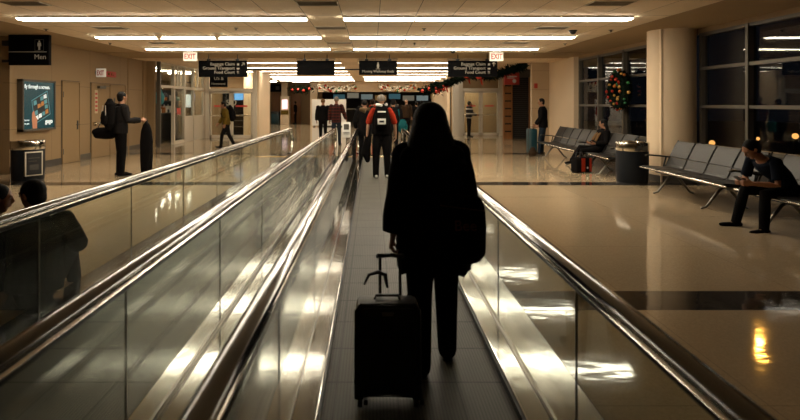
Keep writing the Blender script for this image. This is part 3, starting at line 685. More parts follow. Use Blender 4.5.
# white portal with glass doors, left
def portal(label, x0, x1, Y, top, n, posts=True, full=None):
    t = thing('glass_doors', label, 'doors', ((x0+x1)/2, Y, 0), 0, 'white framed glass doors'); w2 = (x1-x0)/2
    for s in (-1, 1): obj('post', MB().box(s*w2-.09, s*w2+.09, -.09, .09, 0, CZ if posts else top), M['alu_white'], t, smooth=False)
    obj('header', MB().box(-w2, w2, -.08, .08, top, top+.12), M['alu_white'], t, smooth=False)
    step = (2*w2-.18)/n
    for k in range(n):
        a = -w2+.09+step*k; b = a+step
        d = obj('door_leaf', MB().box(a+.01, a+.09, -.03, .03, .01, top-.01).box(b-.09, b-.01, -.03, .03, .01, top-.01).box(a, b, -.03, .03, .01, .14).box(a, b, -.03, .03, top-.1, top-.01).box(a, b, -.03, .03, 1.0, 1.05), M['alu_white'], t, smooth=False)
        obj('glass_pane', MB().box(a+.05, b-.05, -.008, .008, .1, top-.06), M['shopglass'], d, smooth=False)
        obj('push_bar', MB().tube([(a+.08, -.06, 1.03), (b-.08, -.06, 1.03)], .02, 8), M['chrome'], d)
        obj('red_sticker', MB().box(a+.2, b-.25, -.014, -.009, 1.42, 1.50), M['red'], d, smooth=False)
    return t
portal('white framed glass doors behind the walking man at left', -7.5, -5.35, 23.3, 2.14, 2)
obj_ = obj('shop_poster', MB().box(-.55, .55, -.02, 0, 0, 2.2), M['sign'], loc=(-6.95, 25.6, 0), smooth=False); tag(obj_, 'dark advertising board reading SO behind the left glass doors', 'poster')
text('SO', .42, (-.1, -.025, 1.48), FACE, M['signtext'], obj_, align='CENTER'); obj('blue_screen', MB().box(.05, .5, -.03, -.02, 1.75, 2.15), mat('blue_glow', (.1, .3, .6), .4, emit=(.12, .35, .75), estr=.9), obj_, smooth=False)
for i in range(3): obj('shelf_board', MB().box(-.5, .5, -.2, -.02, .4+.3*i, .43+.3*i), M['alu'], obj_, smooth=False)
struct('wall_left', MB().box(-9, -5.2, 25.9, 26.05, 0, CZ), M['wall'], label='pale wall behind the left glass doors')
struct('column_left', MB().lathe([(.34, 0), (.34, CZ)], 32, (-6.0, 25.2, 0)), M['column'], smooth=True)
struct('wall_left', MB().box(-5.35, -5.2, 23.4, 25.9, 0, CZ), M['column'], label='short pale wall beside the left glass doors')

# ---------------------------------------------------------------- far left shops
struct('wall_far', MB().box(-14, -4.0, 41, 41.2, 0, CZ+.3), M['wall'])
struct('wall_left', MB().box(-14, -13.9, 27.4, 41, 0, CZ), M['wall'])
struct('column_left', MB().lathe([(.5, 0), (.5, CZ+.3)], 32, (-8.6, 39.6, 0)), M['column'], smooth=True)
struct('column_left', MB().box(-7.0, -6.55, 39.4, 39.8, 0, CZ+.3), M['column'])
struct('column_left', MB().box(-4.5, -4.0, 37.2, 37.7, 0, CZ), M['column'])
t = thing('shop_doorway', 'brown panelled shop doorway under a black sign far left', 'doorway', (-7.6, 40.9, 0)); obj('door_panel', MB().box(-.45, .45, -.05, .08, 0, 2.45), M['wood'], t, smooth=False); obj('sign_board', MB().box(-.5, .5, -.12, .05, 2.5, 3.1), M['sign'], t, smooth=False); obj('sign_picture', MB().box(-.1, .2, -.13, -.12, 2.65, 2.95), M['cloth_grey'], t, smooth=False)
t = thing('shop_doorway', 'dark brown wooden shop doorway behind the far standing man', 'doorway', (-6.1, 40.9, 0)); obj('door_panel', MB().box(-.3, .3, -.05, .08, 0, 2.6), M['wood'], t, smooth=False); obj('door_frame', MB().box(-.4, -.3, -.1, .08, 0, 2.7).box(.3, .4, -.1, .08, 0, 2.7).box(-.4, .4, -.1, .08, 2.6, 2.7), M['wood'], t, smooth=False)
t = thing('vending_machine', 'tall cream machine with a glowing pink screen far left', 'machine', (-6.5, 38.3, 0)); obj('cabinet', MB().box(-.32, .32, -.3, .3, 0, 2.1, .02), M['column'], t); obj('screen', MB().box(-.2, .2, -.32, -.3, 1.15, 1.85), mat('pink_screen', (.8, .6, .7), .4, emit=(1, .72, .8), estr=1.2), t, smooth=False); obj('counter', MB().box(-.28, .28, -.36, -.3, .75, 1.05), M['cloth_yellow'], t, smooth=False)
t = thing('trash_can', 'slim silver trash can beside the far left column', 'bin', (-8.2, 37.6, 0)); obj('body', MB().lathe([(.2, 0), (.22, .03), (.22, .85)], 24), M['steel_smooth'], t); obj('lid', MB().lathe([(.23, .85), (.23, .92), (.12, .98)], 24), M['alu'], t)
t = thing('trash_can', 'dark teal square trash can in front of the brown doorway', 'bin', (-7.4, 39.2, 0)); obj('body', MB().box(-.3, .3, -.3, .3, 0, .8, .03), M['teal'], t); obj('lid', MB().box(-.31, .31, -.31, .31, .8, .95, .04), M['black'], t)
def decor(label, x, y, z):
    rnd = random.Random(int(x*10)); t = thing('holiday_garland', label, 'garland', (x, y, z), 0, 'hanging holiday decorations')
    f = MB()
    for i in range(500):
        p = V((rnd.gauss(0, .32), rnd.gauss(0, .12), rnd.gauss(0, .12))); d = V((rnd.uniform(-1, 1), rnd.uniform(-1, 1), rnd.uniform(-1, 1))).normalized(); u, v = frame_of(d, V((0, 0, 1)))
        A, B, D = f.bm.verts.new(p+u*.03), f.bm.verts.new(p-u*.03), f.bm.verts.new(p+d*.2); f.bm.faces.new((A, B, D))
    f.tube([(-.8, 0, .05), (0, 0, -.02), (.8, 0, .05)], .09, 8); obj('foliage', f, M['green'], t)
    for i in range(4): s = .11; obj('bauble', MB().ell((-.6+.4*i, -.16, rnd.uniform(-.1, .1)), (s, s, s)), M['b_red'], t)
    for s in (-.5, .5): obj('hanging_wire', MB().tube([(s, 0, .03), (s, 0, CZ-z)], .01, 6), M['blackmetal'], t)
decor('dark garland with red baubles hanging beside the far left column', -5.0, 36.0, 2.55)
decor('dark garland with red baubles hanging over the far crowd at right', 3.5, 29.5, 2.35)

# ---------------------------------------------------------------- far end
struct('wall_far', MB().box(-3.8, 7.5, 36, 36.4, 2.38, CZ+.35), M['column'], label='pale header beam above the far crowd')
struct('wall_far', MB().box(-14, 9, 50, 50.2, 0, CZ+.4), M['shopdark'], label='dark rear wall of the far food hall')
t = thing('partition', 'low white partition panel behind the two walking men', 'partition', (-2.9, 34.5, 0)); obj('panel', MB().box(-1.15, 1.15, -.05, .05, .08, 1.85), M['white'], t, smooth=False)
for s in (-1, 1): obj('foot', MB().box(s*1.0-.04, s*1.0+.04, -.3, .3, 0, .08), M['alu'], t, smooth=False)
rnd = random.Random(11)
for i in range(8):
    x = -3.2+1.35*i; z = rnd.uniform(1.75, 2.05); c_ = [(.12, .3, .36), (.75, .68, .5), (.5, .62, .6), (.6, .35, .12)][i % 4]
    t = thing('menu_board', 'lit menu board over the far counter, %s from the left' % ORD[i], 'menu board', (x, 49.71, z), 0, 'lit menu boards at the far counter')
    obj('housing', MB().box(-.62, .62, -.04, .28, 0, .6), M['black'], t, smooth=False); [obj('hanger_rod', MB().tube([(q, .1, .59), (q, .1, CZ+.3-z)], .015, 6), M['blackmetal'], t) for q in (-.4, .4)]; obj('screen', MB().box(-.56, .56, -.05, -.04, .05, .55), mat('menu_glow', c_, .5, emit=c_, estr=rnd.uniform(.08, .3)), t, smooth=False)
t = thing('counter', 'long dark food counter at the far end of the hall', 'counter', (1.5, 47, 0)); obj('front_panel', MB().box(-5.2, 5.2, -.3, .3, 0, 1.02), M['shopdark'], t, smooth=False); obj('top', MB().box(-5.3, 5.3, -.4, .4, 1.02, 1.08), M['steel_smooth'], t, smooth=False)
for x, lab in ((-2.45, 'white and red bauble garland on the far beam, left one'), (1.75, 'white and red bauble garland on the far beam, right one')):
    t = thing('bauble_garland', lab, 'garland', (x, 35.4, 2.74), 0, 'bauble garlands on the far beam'); pts = []
    for k in range(13): u = -1+2*k/12; pts.append((u*1.25, 0, -.22*(1-u*u)+.1))
    obj('fir_strand', MB().tube(pts, .07, 8), M['green'], t)
    for k in range(90):
        u = rnd.uniform(-1, 1); s = rnd.uniform(.06, .11); c_ = 'b_white' if rnd.random() < .72 else rnd.choice(['b_red', 'b_gold', 'b_green', 'b_red'])
        obj('bauble', MB().ell((u*1.3, -.12+rnd.uniform(-.04, .04), -.22*(1-u*u)+.12+rnd.uniform(-.25, .12)), (s, s, s), n=10, m=6), M[c_], t)
    for s in (-1.2, 1.2): obj('hook', MB().tube([(s, 0, .08), (s, .57, .12)], .015, 6), M['blackmetal'], t)

# ---------------------------------------------------------------- right far side
portal('white framed glass doors at right behind the striped jacket person', 4.35, 6.3, 25.0, 2.2, 2)
struct('wall_right', MB().box(4.2, 7.6, 25.15, 25.3, 2.3, CZ), M['wall'], label='pale wall over the right glass doors')
struct('wall_right', MB().box(4.4, 7.6, 28.4, 28.5, 0, CZ), M['wall'], label='pale wall inside the right glass doors')
struct('column_right', MB().box(3.95, 4.25, 24.8, 25.1, 0, CZ), M['alu_white'])
struct('wall_right', MB().box(4.2, 4.35, 28.5, 36, 0, CZ), M['column'], label='pale wall leading to the far hall')
t = thing('wall_sign', 'red and white hanging shop sign beside the right glass doors', 'sign', (5.8, 21.2, 2.36)); obj('panel', MB().box(-.31, .31, -.06, .06, 0, .5, .01), M['red'], t); obj('panel_print', MB().box(-.2, .2, -.065, -.06, .32, .36).box(-.2, .1, -.065, -.06, .26, .29), M['signtext'], t, smooth=False); obj('emblem', MB().ell((.1, -.06, .15), (.08, .01, .08)), M['signtext'], t)
for s in (-.2, .2): obj('hanger_rod', MB().tube([(s, 0, .49), (s, 0, CZ-2.36)], .01, 6), M['blackmetal'], t)
t = thing('shop_shutter', 'closed dark roller shutter between brown wood panels', 'shutter', (6.6, 22.9, 0)); obj('roller_curtain', MB().box(-.32, .42, -.02, .04, 0, 2.75), M['shutter'], t, smooth=False); obj('box_housing', MB().box(-.75, .8, -.12, .12, 2.75, CZ), M['shopdark'], t, smooth=False)
for a, b in ((-.72, -.32), (.42, .82)):
    f = obj('wood_panel', MB().box(a, b, -.1, .06, 0, 2.75), M['wood'], t, smooth=False)
    for k in range(7): obj('moulding', MB().box(a+.06, b-.06, -.115, -.1, .3+.34*k, .36+.34*k), M['blackmetal'], f, smooth=False)
struct('wall_right', MB().box(7.4, 7.55, 19.2, 25.2, 0, CZ), M['wall'], label='side wall of the shuttered shop')
o = obj('fire_alarm', MB().box(-.06, .06, -.04, 0, 0, .18, .004), M['red'], loc=(6.1, 19.0, 2.15)); tag(o, 'small red alarm box on the tiled pilaster', 'alarm')
# garland swag, right
rnd = random.Random(21)
pts = [V(p) for p in ((5.75, 19.2, 3.0), (5.2, 19.6, 2.83), (4.75, 20.0, 2.66), (4.35, 20.6, 2.72), (4.05, 21.6, 2.8), (3.75, 23.0, 2.62), (3.5, 24.2, 2.5), (3.3, 25.5, 2.45), (3.2, 27, 2.55))]
t = thing('holiday_garland', 'long dark fir garland with red bows behind the right sign', 'garland', pts[0], 0, 'hanging holiday decorations'); f = MB(); loc = [p-pts[0] for p in pts]
f.tube(loc, .12, 10)
for i in range(len(loc)-1):
    for k in range(330):
        p = loc[i].lerp(loc[i+1], rnd.random()); d = V((rnd.uniform(-1, 1), rnd.uniform(-1, 1), rnd.uniform(-1, 1))).normalized(); u, v = frame_of(d, V((0, 0, 1))); q = p+d*.07
        A, B, D = f.bm.verts.new(q+u*.03), f.bm.verts.new(q-u*.03), f.bm.verts.new(q+d*rnd.uniform(.10, .26)); f.bm.faces.new((A, B, D))
obj('foliage', f, M['green'], t)
for i in (3, 4, 6, 7):
    p = loc[i]; obj('bow', MB().ell(p+V((-.08, -.16, -.1)), (.10, .04, .06)).ell(p+V((.08, -.16, -.1)), (.10, .04, .06)).prism([(p.x-.05, p.z-.1), (p.x+.05, p.z-.1), (p.x+.09, p.z-.42), (p.x+.02, p.z-.36)], 'y', p.y-.18, p.y-.165), M['b_red'], t)
for i in (1, 2, 4, 6, 8): p = loc[i]; obj('hanging_wire', MB().tube([p, (p.x, p.y, CZ-pts[0].z)], .008, 6), M['blackmetal'], t)

# ================================================================ PEOPLE
def nz(v): return V(v).normalized()
def hand(mb, wrist, d, palm_n, thumb, s, curl=.35):
    """palm and five separate fingers; d forearm direction, palm_n palm normal, thumb the thumb side"""
    d = nz(d); t = nz(V(thumb) - d*V(thumb).dot(d)); n = d.cross(t); n = n if n.dot(V(palm_n)) > 0 else -n
    mb.tube([wrist-d*.03*s, wrist+d*.02*s, wrist+d*.055*s, wrist+d*.088*s], [(.024*s, .018*s), (.032*s, .017*s), (.04*s, .016*s), (.038*s, .013*s)], 12, side=t)
    for k, L in enumerate((.074, .083, .077, .06)):
        p = wrist + d*(.085-.004*abs(k-1))*s + t*(.030-.0205*k)*s; dd = d+t*(.10-.065*k); dd.normalize(); pts = [p-dd*.03*s, p]; a = 0
        for q, f in enumerate((.45, .31, .24)):
            a += curl*(1.0, 1.15, .8)[q]; p = p + (dd*math.cos(a) + n*math.sin(a))*L*f*s; pts.append(p)
        mb.tube(pts, [.0095*s, .0095*s, .009*s, .0083*s, .0072*s], 8, side=t)
    p = wrist + d*.018*s + t*.022*s; a0 = nz(d*.7+t*.75+n*.25); a1 = nz(d*.85+t*.35+n*(.3+.4*curl)); a2 = nz(d*.8+t*.05+n*(.4+.6*curl))
    mb.tube([p, p+a0*.04*s, p+a0*.04*s+a1*.034*s, p+a0*.04*s+a1*.034*s+a2*.027*s], [.014*s, .0125*s, .0105*s, .0085*s], 8, side=n)

def person(label, loc, yaw=0, H=1.75, lean=(0, .02, 1), lean2=None, arms=None, legs=None, head=(0, 0), pelvis=None, feet=None, bulk=1.0, female=False,
           top='cloth_dark', pants='cloth_black', shoe='cloth_black', hair='hairblack', hairstyle='short', skin='skin', hem=.02, sleeve='long', sleeve_mat=None, group=None, vox=.009, curl=.35, trousers_flare=1.0, puff=0, palm=None):
    """local frame: x right, y forward, z up.  head=(yaw,pitch) in degrees; arms/legs = ((upper dir, lower dir) left, right)"""
    s = H/1.75; X, Y_, Z = V((1, 0, 0)), V((0, 1, 0)), V((0, 0, 1))
    arms = arms or (((-.18, -.02, -1), (-.08, .15, -1)), ((.18, -.02, -1), (.08, .15, -1)))
    legs = legs or (((-.03, .05, -1), (-.02, -.05, -1)), ((.03, .0, -1), (.02, -.05, -1)))
    feet = feet or ((-.12, 1, 0), (.12, 1, 0))
    L1 = nz(lean); L2 = nz(lean2 or lean)
    hw = (.085 if not female else .09)*s; sw = (.183 if not female else .163)*s
    lowest = 0
    rel = []
    for sd, (a, b) in zip((-1, 1), legs):
        h = V((sd*hw, 0, -.02*s)); k = h+nz(a)*.425*s; an = k+nz(b)*.41*s; rel.append((h, k, an)); lowest = min(lowest, an.z-.085*s)
    pz = -lowest if pelvis is None else pelvis
    P0 = V((0, 0, pz)); leg = [tuple(P0+q for q in r) for r in rel]
    waist = P0+L1*.19*s; chest = waist+L2*.22*s; neck = chest+L2*.122*s
    R = nz(X - L2*X.dot(L2)); F_ = L2.cross(R); F_ = F_ if F_.y > -.5 else -F_
    hy, hp = math.radians(head[0]), math.radians(head[1])
    fw = nz((math.sin(hy)*math.cos(hp), math.cos(hy)*math.cos(hp), math.sin(hp))); rt = nz(fw.cross(Z)); up = rt.cross(fw)
    nd = nz(L2*.6+up*.4); headc = neck+nd*.07*s+up*.095*s+fw*.024*s
    sh = [chest+L2*.085*s+R*(sd*sw) for sd in (-1, 1)]
    arm = []
    for q, (a, b) in enumerate(arms):
        e = sh[q]+nz(a)*.285*s; w_ = e+nz(b)*.255*s; arm.append((sh[q], e, w_, nz(b)))
    bw = bulk
    # ---- body: one continuous skin
    mb = MB()
    tw = [(P0-L1*.06*s, .135, .095), (P0+L1*.03*s, .155, .11), (waist-L1*.03*s, .135, .095), (waist+L2*.08*s, .14, .10), (chest, .155, .105), (chest+L2*.075*s, .14, .085), (neck-L2*.01*s, .06, .055)]
    mb.tube([p for p, a, b in tw], [(a*s*.96, b*s*.96) for p, a, b in tw], 18, side=R)
    mb.tube([neck-L2*.05*s, neck+nd*.04*s, headc-up*.06*s-fw*.01*s], [.06*s, .057*s, .055*s], 12)
    for (a, b, c, d) in arm:
        mb.tube([a+(chest-a)*.35, a, a.lerp(b, .5), b, b.lerp(c, .35), c], [.05*s, .05*s, .042*s, .035*s, .036*s, .025*s], 12)
    for sd, (a, b, c), ft in zip((-1, 1), leg, feet):
        mb.tube([a+Z*.03, a.lerp(b, .5), b, b.lerp(c, .35), c], [.078*s, .066*s, .05*s, .05*s, .034*s], 12)
        f = nz(ft); mb.tube([c-f*.03*s-Z*.035*s, c+f*.06*s-Z*.05*s, c+f*.15*s-Z*.062*s], [.03*s, .034*s, .022*s], 10)
    ax = (rt, fw, up)
    mb.ell(headc+up*.025*s-fw*.006*s, (.074*s, .093*s, .093*s), ax, 18, 12)
    mb.tube([headc+up*.02*s+fw*.02*s, headc-up*.045*s+fw*.03*s, headc-up*.085*s+fw*.046*s], [(.066*s, .066*s), (.056*s, .054*s), (.032*s, .026*s)], 14, side=rt)
    mb.tube([headc+up*.022*s+fw*.086*s, headc-up*.012*s+fw*.104*s, headc-up*.024*s+fw*.092*s], [.008*s, .0125*s, .012*s], 8)      # nose
    mb.tube([headc-rt*.045*s+up*.035*s+fw*.076*s, headc+up*.034*s+fw*.086*s, headc+rt*.045*s+up*.035*s+fw*.076*s], .0085*s, 8)     # brow
    mb.tube([headc-rt*.02*s-up*.052*s+fw*.082*s, headc-up*.051*s+fw*.089*s, headc+rt*.02*s-up*.052*s+fw*.082*s], .0075*s, 8)       # lips
    for sd in (-1, 1): mb.ell(headc+rt*(sd*.076*s)-fw*.006*s+up*.004*s, (.01*s, .018*s, .031*s), ax, 8, 6)
    for q, (a, b, c, d) in enumerate(arm):
        sd = (-1, 1)[q]; pn = (palm or [None, None])[q] or (-sd, 0, 0); hand(mb, c, d, pn, (palm and palm[q] and Z) or (0, 1, .25), s*1.02, curl)
    body = obj('person', bake(mb, min(vox, .0075), 3), M[skin]); body.location = loc; body.rotation_euler = (0, 0, yaw); tag(body, label, 'person', group)
    for sd in (-1, 1): obj('eye', MB().ell(headc+rt*(sd*.033*s)+up*.012*s+fw*.078*s, (.013*s, .008*s, .007*s), ax, 8, 6), M['eye'], body)
    # ---- top
    g = .016*s+puff*.5
    mb = MB(); t0 = P0 - L1*(hem*s)
    tw = [(t0, .16*bw, .118*bw), (P0+L1*.06*s, .162*bw, .122*bw), (waist, .148*bw, .115*bw), (waist+L2*.1*s, .158*bw, .12*bw), (chest+L2*.02*s, .172, .122*bw), (chest+L2*.085*s, .152, .098), (neck-L2*.025*s, .085, .078)] + ([(neck+L2*.035*s, .062, .066)] if puff else [])
    mb.tube([p for p, a, b in tw], [((a*s+puff) if i < 5 else a*s+puff*.6, b*s+puff*.8) for i, (p, a, b) in enumerate(tw)], 20, side=R, cap=False)
    for (a, b, c, d) in arm:
        if sleeve != 'none': mb.ell(a-L2*.012*s, (.068*s+puff*.9, .07*s+puff*.8, .062*s+puff*.8), n=14, m=9)
        if sleeve == 'long': mb.tube([a.lerp(chest, .45)-L2*.0*s, a.lerp(b, .06), a.lerp(b, .5), b, b.lerp(c, .5), c-d*.008*s], [.066*s+puff, .066*s+puff, .058*s+puff, .052*s+puff, .05*s+puff, .040*s+puff*.8], 14, cap=False)
        elif sleeve == 'short': mb.tube([a+(chest-a)*.4, a.lerp(b, .06), a.lerp(b, .5), a.lerp(b, .8)], [.066*s, .066*s, .062*s, .062*s], 14, cap=False)
        else: mb.tube([a+(chest-a)*.5, a+(chest-a)*.1], [.07*s, .06*s], 14, cap=False)
    shirt = obj('top', bake(mb, vox, 3), M[top], body)
    if sleeve_mat:
        for (a, b, c, d) in arm: obj('sleeve', MB().tube([a+(chest-a)*.1, a.lerp(b, .4), a.lerp(b, .92)], [.068*s, .066*s, .064*s], 14), M[sleeve_mat], body)
    # ---- trousers
    mb = MB(); tf = trousers_flare
    mb.tube([P0-L1*.075*s, P0+L1*.0*s, P0+L1*.09*s], [(.13*s, .10*s), (.155*s, .113*s), (.146*s, .108*s)], 18, side=R)
    for (a, b, c), ft in zip(leg, feet):
        mb.tube([a+Z*.04*s, a.lerp(b, .4), b, b.lerp(c, .45), c-(c-b).normalized()*.0-Z*.03*s], [.092*s, .085*s*tf, .069*s*tf, .062*s*tf, .054*s*tf], 14)
    obj('trousers', bake(mb, vox, 3), M[pants], body)
    for (a, b, c), ft, lb in zip(leg, feet, legs):
        f = nz(ft); sdv = nz(f.cross(Z)); upv = sdv.cross(f); mb = MB(); q = c-upv*.05*s
        mb.tube([q-f*.055*s, q-f*.01*s, q+f*.07*s, q+f*.15*s, q+f*.185*s], [(.033*s, .036*s), (.038*s, .037*s), (.043*s, .032*s), (.043*s, .026*s), (.032*s, .02*s)], 12, side=sdv)
        mb.tube([q, c+upv*.02*s], [.04*s, .042*s], 12)
        sh_ = obj('shoe', bake(mb, .008, 2), M[shoe], body)
        obj('sole', MB().tube([q-f*.06*s-upv*.028*s, q+f*.06*s-upv*.028*s, q+f*.18*s-upv*.022*s], [(.037*s, .01*s), (.043*s, .01*s), (.033*s, .009*s)], 12, side=sdv), M['cloth_grey'] if shoe != 'cloth_black' else M['black'], sh_)
    # ---- hair and headgear
    if hairstyle in ('short', 'long', 'bun'):
        mb = MB(); mb.ell(headc+up*.036*s-fw*.018*s, (.083*s, .097*s, .093*s), ax, 16, 10); mb.ell(headc-up*.015*s-fw*.045*s, (.074*s, .06*s, .08*s), ax, 14, 8)
        if hairstyle == 'long':
            for dx in (-.05, 0, .05): mb.tube([headc+rt*dx*s-fw*.06*s, headc+rt*dx*1.3*s-up*.14*s-fw*.085*s, headc+rt*dx*1.3*s-up*.26*s-fw*.11*s], [(.05*s, .04*s), (.05*s, .036*s), (.03*s, .02*s)], 10, side=rt)
        if hairstyle == 'bun': mb.ell(headc+up*.10*s-fw*.06*s, (.045*s, .045*s, .04*s), ax, 12, 8)
        obj('hair', bake(mb, .009, 2), M[hair], body)
    elif hairstyle in ('beanie', 'cap'):
        mb = MB(); mb.ell(headc+up*.045*s-fw*.008*s, (.088*s, .106*s, .092*s), ax, 16, 10); mb.tube([headc+up*.028*s-fw*.09*s+rt*(0), headc+up*.03*s], [.02*s, .05*s], 8)
        if hairstyle == 'cap': mb.tube([headc+up*.055*s+fw*.07*s, headc+up*.045*s+fw*.17*s], [(.075*s, .012*s), (.055*s, .008*s)], 12, side=rt)
        obj('hat', bake(mb, .009, 2), M[hair], body)
    elif hairstyle == 'furhood':
        mb = MB(); mb.ell(headc+up*.03*s-fw*.018*s, (.083*s, .097*s, .095*s), ax, 16, 10); obj('hair', bake(mb, .009, 2), M['hairblack'], body)
        obj('hood', bake(MB().tube([neck-R*.12*s+F_*.02*s, neck-R*.10*s-F_*.10*s+Z*.0, neck-F_*.14*s-Z*.04*s, neck+R*.10*s-F_*.10*s, neck+R*.12*s+F_*.02*s], [.05*s, .065*s, .08*s, .065*s, .05*s], 12), .012, 3), M['fur'], body)
    mw = Matrix.Translation(loc) @ Matrix.Rotation(yaw, 4, 'Z')
    mw = Matrix.Translation(loc) @ Matrix.Rotation(yaw, 4, 'Z')
    J = dict(P0=P0, waist=waist, chest=chest, neck=neck, head=headc, arm=arm, leg=leg, R=R, F=F_, L=L2, rt=rt, fw=fw, up=up, s=s, mw=mw, body=body)
    return J
def held(name, label, cat, J, group=None):
    o = bpy.data.objects.new(name, None); C.objects.link(o); o.matrix_world = J['mw']; o.empty_display_size = .1; return tag(o, label, cat, group)
def backpack(label, J, m, accents=True, h=.48, w=.30, d=.17):
    s = J['s']; t = held('backpack', label, 'backpack', J); B = -J['F']; R, L = J['R'], J['L']; c = J['waist']+L*.17*s+B*(.115+d/2)*s
    obj('pack', bake(MB().tube([c-L*h*.5, c-L*h*.42, c, c+L*h*.36, c+L*h*.5], [(w*.42, d*.38), (w*.5, d*.5), (w*.5, d*.55), (w*.45, d*.45), (w*.28, d*.25)], 18, side=R), .012, 3), M[m], t)
    p = c+B*(d*.5)-L*h*.16
    obj('front_pocket', bake(MB().tube([p-L*.11, p, p+L*.11], [(w*.36, d*.22), (w*.4, d*.28), (w*.34, d*.2)], 14, side=R), .01, 2), M[m], t)
    for sd in (-1, 1):
        a = J['chest']+R*sd*.085*s
        obj('strap', MB().tube([c+L*h*.42+R*sd*.07-B*.06, a+L*.115*s+B*.03*s, a+L*.10*s-B*.07*s, a-B*.145*s-L*.02*s, J['waist']+R*sd*.13*s-B*.12*s+L*.05*s, J['waist']+R*sd*.15*s+B*.08*s], [(.026, .008)]*6, 8, side=R), M[m], t)
    if accents: 
        for sd in (-1, 1): obj('reflective_trim', MB().tube([c+B*d*.52+R*sd*w*.22+L*h*.3, c+B*d*.56+R*sd*w*.34, c+B*d*.5+R*sd*w*.3-L*h*.36], .009, 6), M['cloth_white'], t)
    obj('handle', MB().tube([c+L*h*.47-R*.04, c+L*h*.55-R*.03, c+L*h*.55+R*.03, c+L*h*.47+R*.04], .009, 6), M[m], t)
    return t, c, B

# ---- the woman with the suitcase
W0 = V((.375, 3.10, .013))
arms = (((-.16, -.10, -1), (-.20, -.14, -1)), ((.22, .02, -1), (.16, .16, -1)))
legs = (((-.02, -.10, -1), (.0, -.24, -1)), ((.02, .26, -1), (.02, -.02, -1)))
J = person('woman seen from behind in long black coat pulling the black suitcase', W0, 0, 1.575, lean=(-.035, .05, 1), arms=arms, legs=legs, female=True, top='cloth_black', pants='cloth_black', shoe='cloth_black',
           hairstyle='none', hem=.0, puff=.042, bulk=1.12, vox=.01, curl=.75, trousers_flare=1.22, head=(0, -4), feet=((-.05, 1, -.12), (.1, 1, .05)))
s = J['s']; R, L, P0 = J['R'], J['L'], J['P0']; bd = J['body']
mb = MB(); Z = V((0, 0, 1))
pr = [(J['chest']+L*.02*s, .20, .15), (J['waist'], .21, .165), (P0+L*.04, .225, .18), (P0-Z*.10, .232, .185), (P0-Z*.20, .226, .18), (P0-Z*.255, .222, .175)]
mb.tube([p for p, a, b in pr], [(a, b) for p, a, b in pr], 24, side=R, cap=False)
for i in range(9): a = 2*PI*i/9; mb.tube([P0-Z*.0+V((.215*math.cos(a), .172*math.sin(a), 0)), P0-Z*.25+V((.208*math.cos(a), .165*math.sin(a), 0))], [.02, .024], 8)
obj('coat_skirt', bake(mb, .012, 4), M['cloth_black'], bd)
hc, rt, fw, up = J['head'], J['rt'], J['fw'], J['up']
mb = MB(); mb.ell(hc+up*.026-fw*.025, (.106, .115, .11), (rt, fw, up), 18, 12)
mb.tube([hc-up*.0-fw*.04, hc-up*.10-fw*.055, hc-up*.20-fw*.075, hc-up*.30-fw*.09], [(.108, .092), (.142, .10), (.165, .10), (.13, .07)], 18, side=rt)
for i in range(10):
    a = PI*(.12+.76*i/9); q = V((math.cos(a), -math.sin(a), 0)); mb.tube([hc+up*.06+q*.09, hc-up*.08+q*.122, hc-up*.2+V((q.x*.145, q.y*.14, 0)), hc-up*.26+V((q.x*.165, q.y*.13, 0))], [.016, .02, .022, .012], 8)
obj('hair', bake(mb, .009, 2), M['hairblack'], bd)
obj('hood', bake(MB().tube([J['neck']-R*.15+V((0, .03, -.02)), J['neck']-R*.14-V((0, .09, .05)), J['neck']-V((0, .13, .09)), J['neck']+R*.14-V((0, .09, .05)), J['neck']+R*.15+V((0, .03, -.02))], [.06, .07, .07, .07, .06], 12), .012, 3), M['cloth_black'], bd)
# shoulder bag
t = held('shoulder_bag', 'large black shoulder bag with faint red lettering at the woman\'s right side', 'bag', J); c = V((.135, -.135, P0.z+.03))
obj('bag_body', bake(MB().tube([c-Z*.17, c-Z*.15, c, c+Z*.13, c+Z*.165], [(.135, .05), (.15, .066), (.155, .07), (.145, .05), (.13, .03)], 18, side=V((1, -.12, 0))), .01, 3), M['cloth_black'], t)
text('Bee', .085, V((.09, -.212, P0.z+.03)), FACE, mat('faint_red_print', (.11, .02, .012), .8), t, ext=.006)
obj('shoulder_strap', MB().tube([c+Z*.15-V((.12, 0, 0)), J['chest']+R*.17-V((0, .165, -.02)), J['chest']+R*.135+L*.155-V((0, .03, 0)), J['chest']+R*.16+V((0, .16, -.05)), c+Z*.15+V((.02, .09, 0))], [(.02, .006)]*5, 8, side=R), M['cloth_black'], t)
obj('red_piping', MB().tube([c+Z*.13+V((-.12, -.06, .01)), c+Z*.125+V((0, -.068, 0)), c+Z*.12+V((.13, -.066, -.01))], .004, 6), mat('dull_red_piping', (.05, .012, .006), .7), t)
# suitcase; local y away from camera, tilted towards the woman
hand_w = J['mw'] @ (J['arm'][0][2]+J['arm'][0][3]*.10*s)
SB = V((.083, 2.72, .013)); HT = V((hand_w.x+.035, hand_w.y, hand_w.z))
t = thing('suitcase', 'black upright wheeled suitcase held by the woman on the walkway', 'suitcase', SB, 0); tilt = math.radians(7); t.rotation_euler = (-tilt, 0, 0)
obj('shell', MB().box(-.17, .17, -.10, .12, .055, .52, .035), M['cloth_dark_case'] if 'cloth_dark_case' in M else mat('suitcase_shell', (.008, .008, .008), .5, bump=.2, bscale=25), t)
obj('front_pocket', MB().box(-.145, .145, -.125, -.09, .10, .36, .02), mat('suitcase_fabric', (.01, .01, .01), .75, bump=.3, bscale=60), t)
obj('front_pocket', MB().box(-.14, .14, -.118, -.09, .375, .50, .02), bpy.data.materials['suitcase_fabric'], t)
obj('zip_piping', MB().tube([(-.168, -.085, .09), (-.168, -.085, .485), (-.14, -.085, .517), (.14, -.085, .517), (.168, -.085, .485), (.168, -.085, .09), (.14, -.085, .058), (-.14, -.085, .058)], .008, 6, closed=True), M['black'], t)
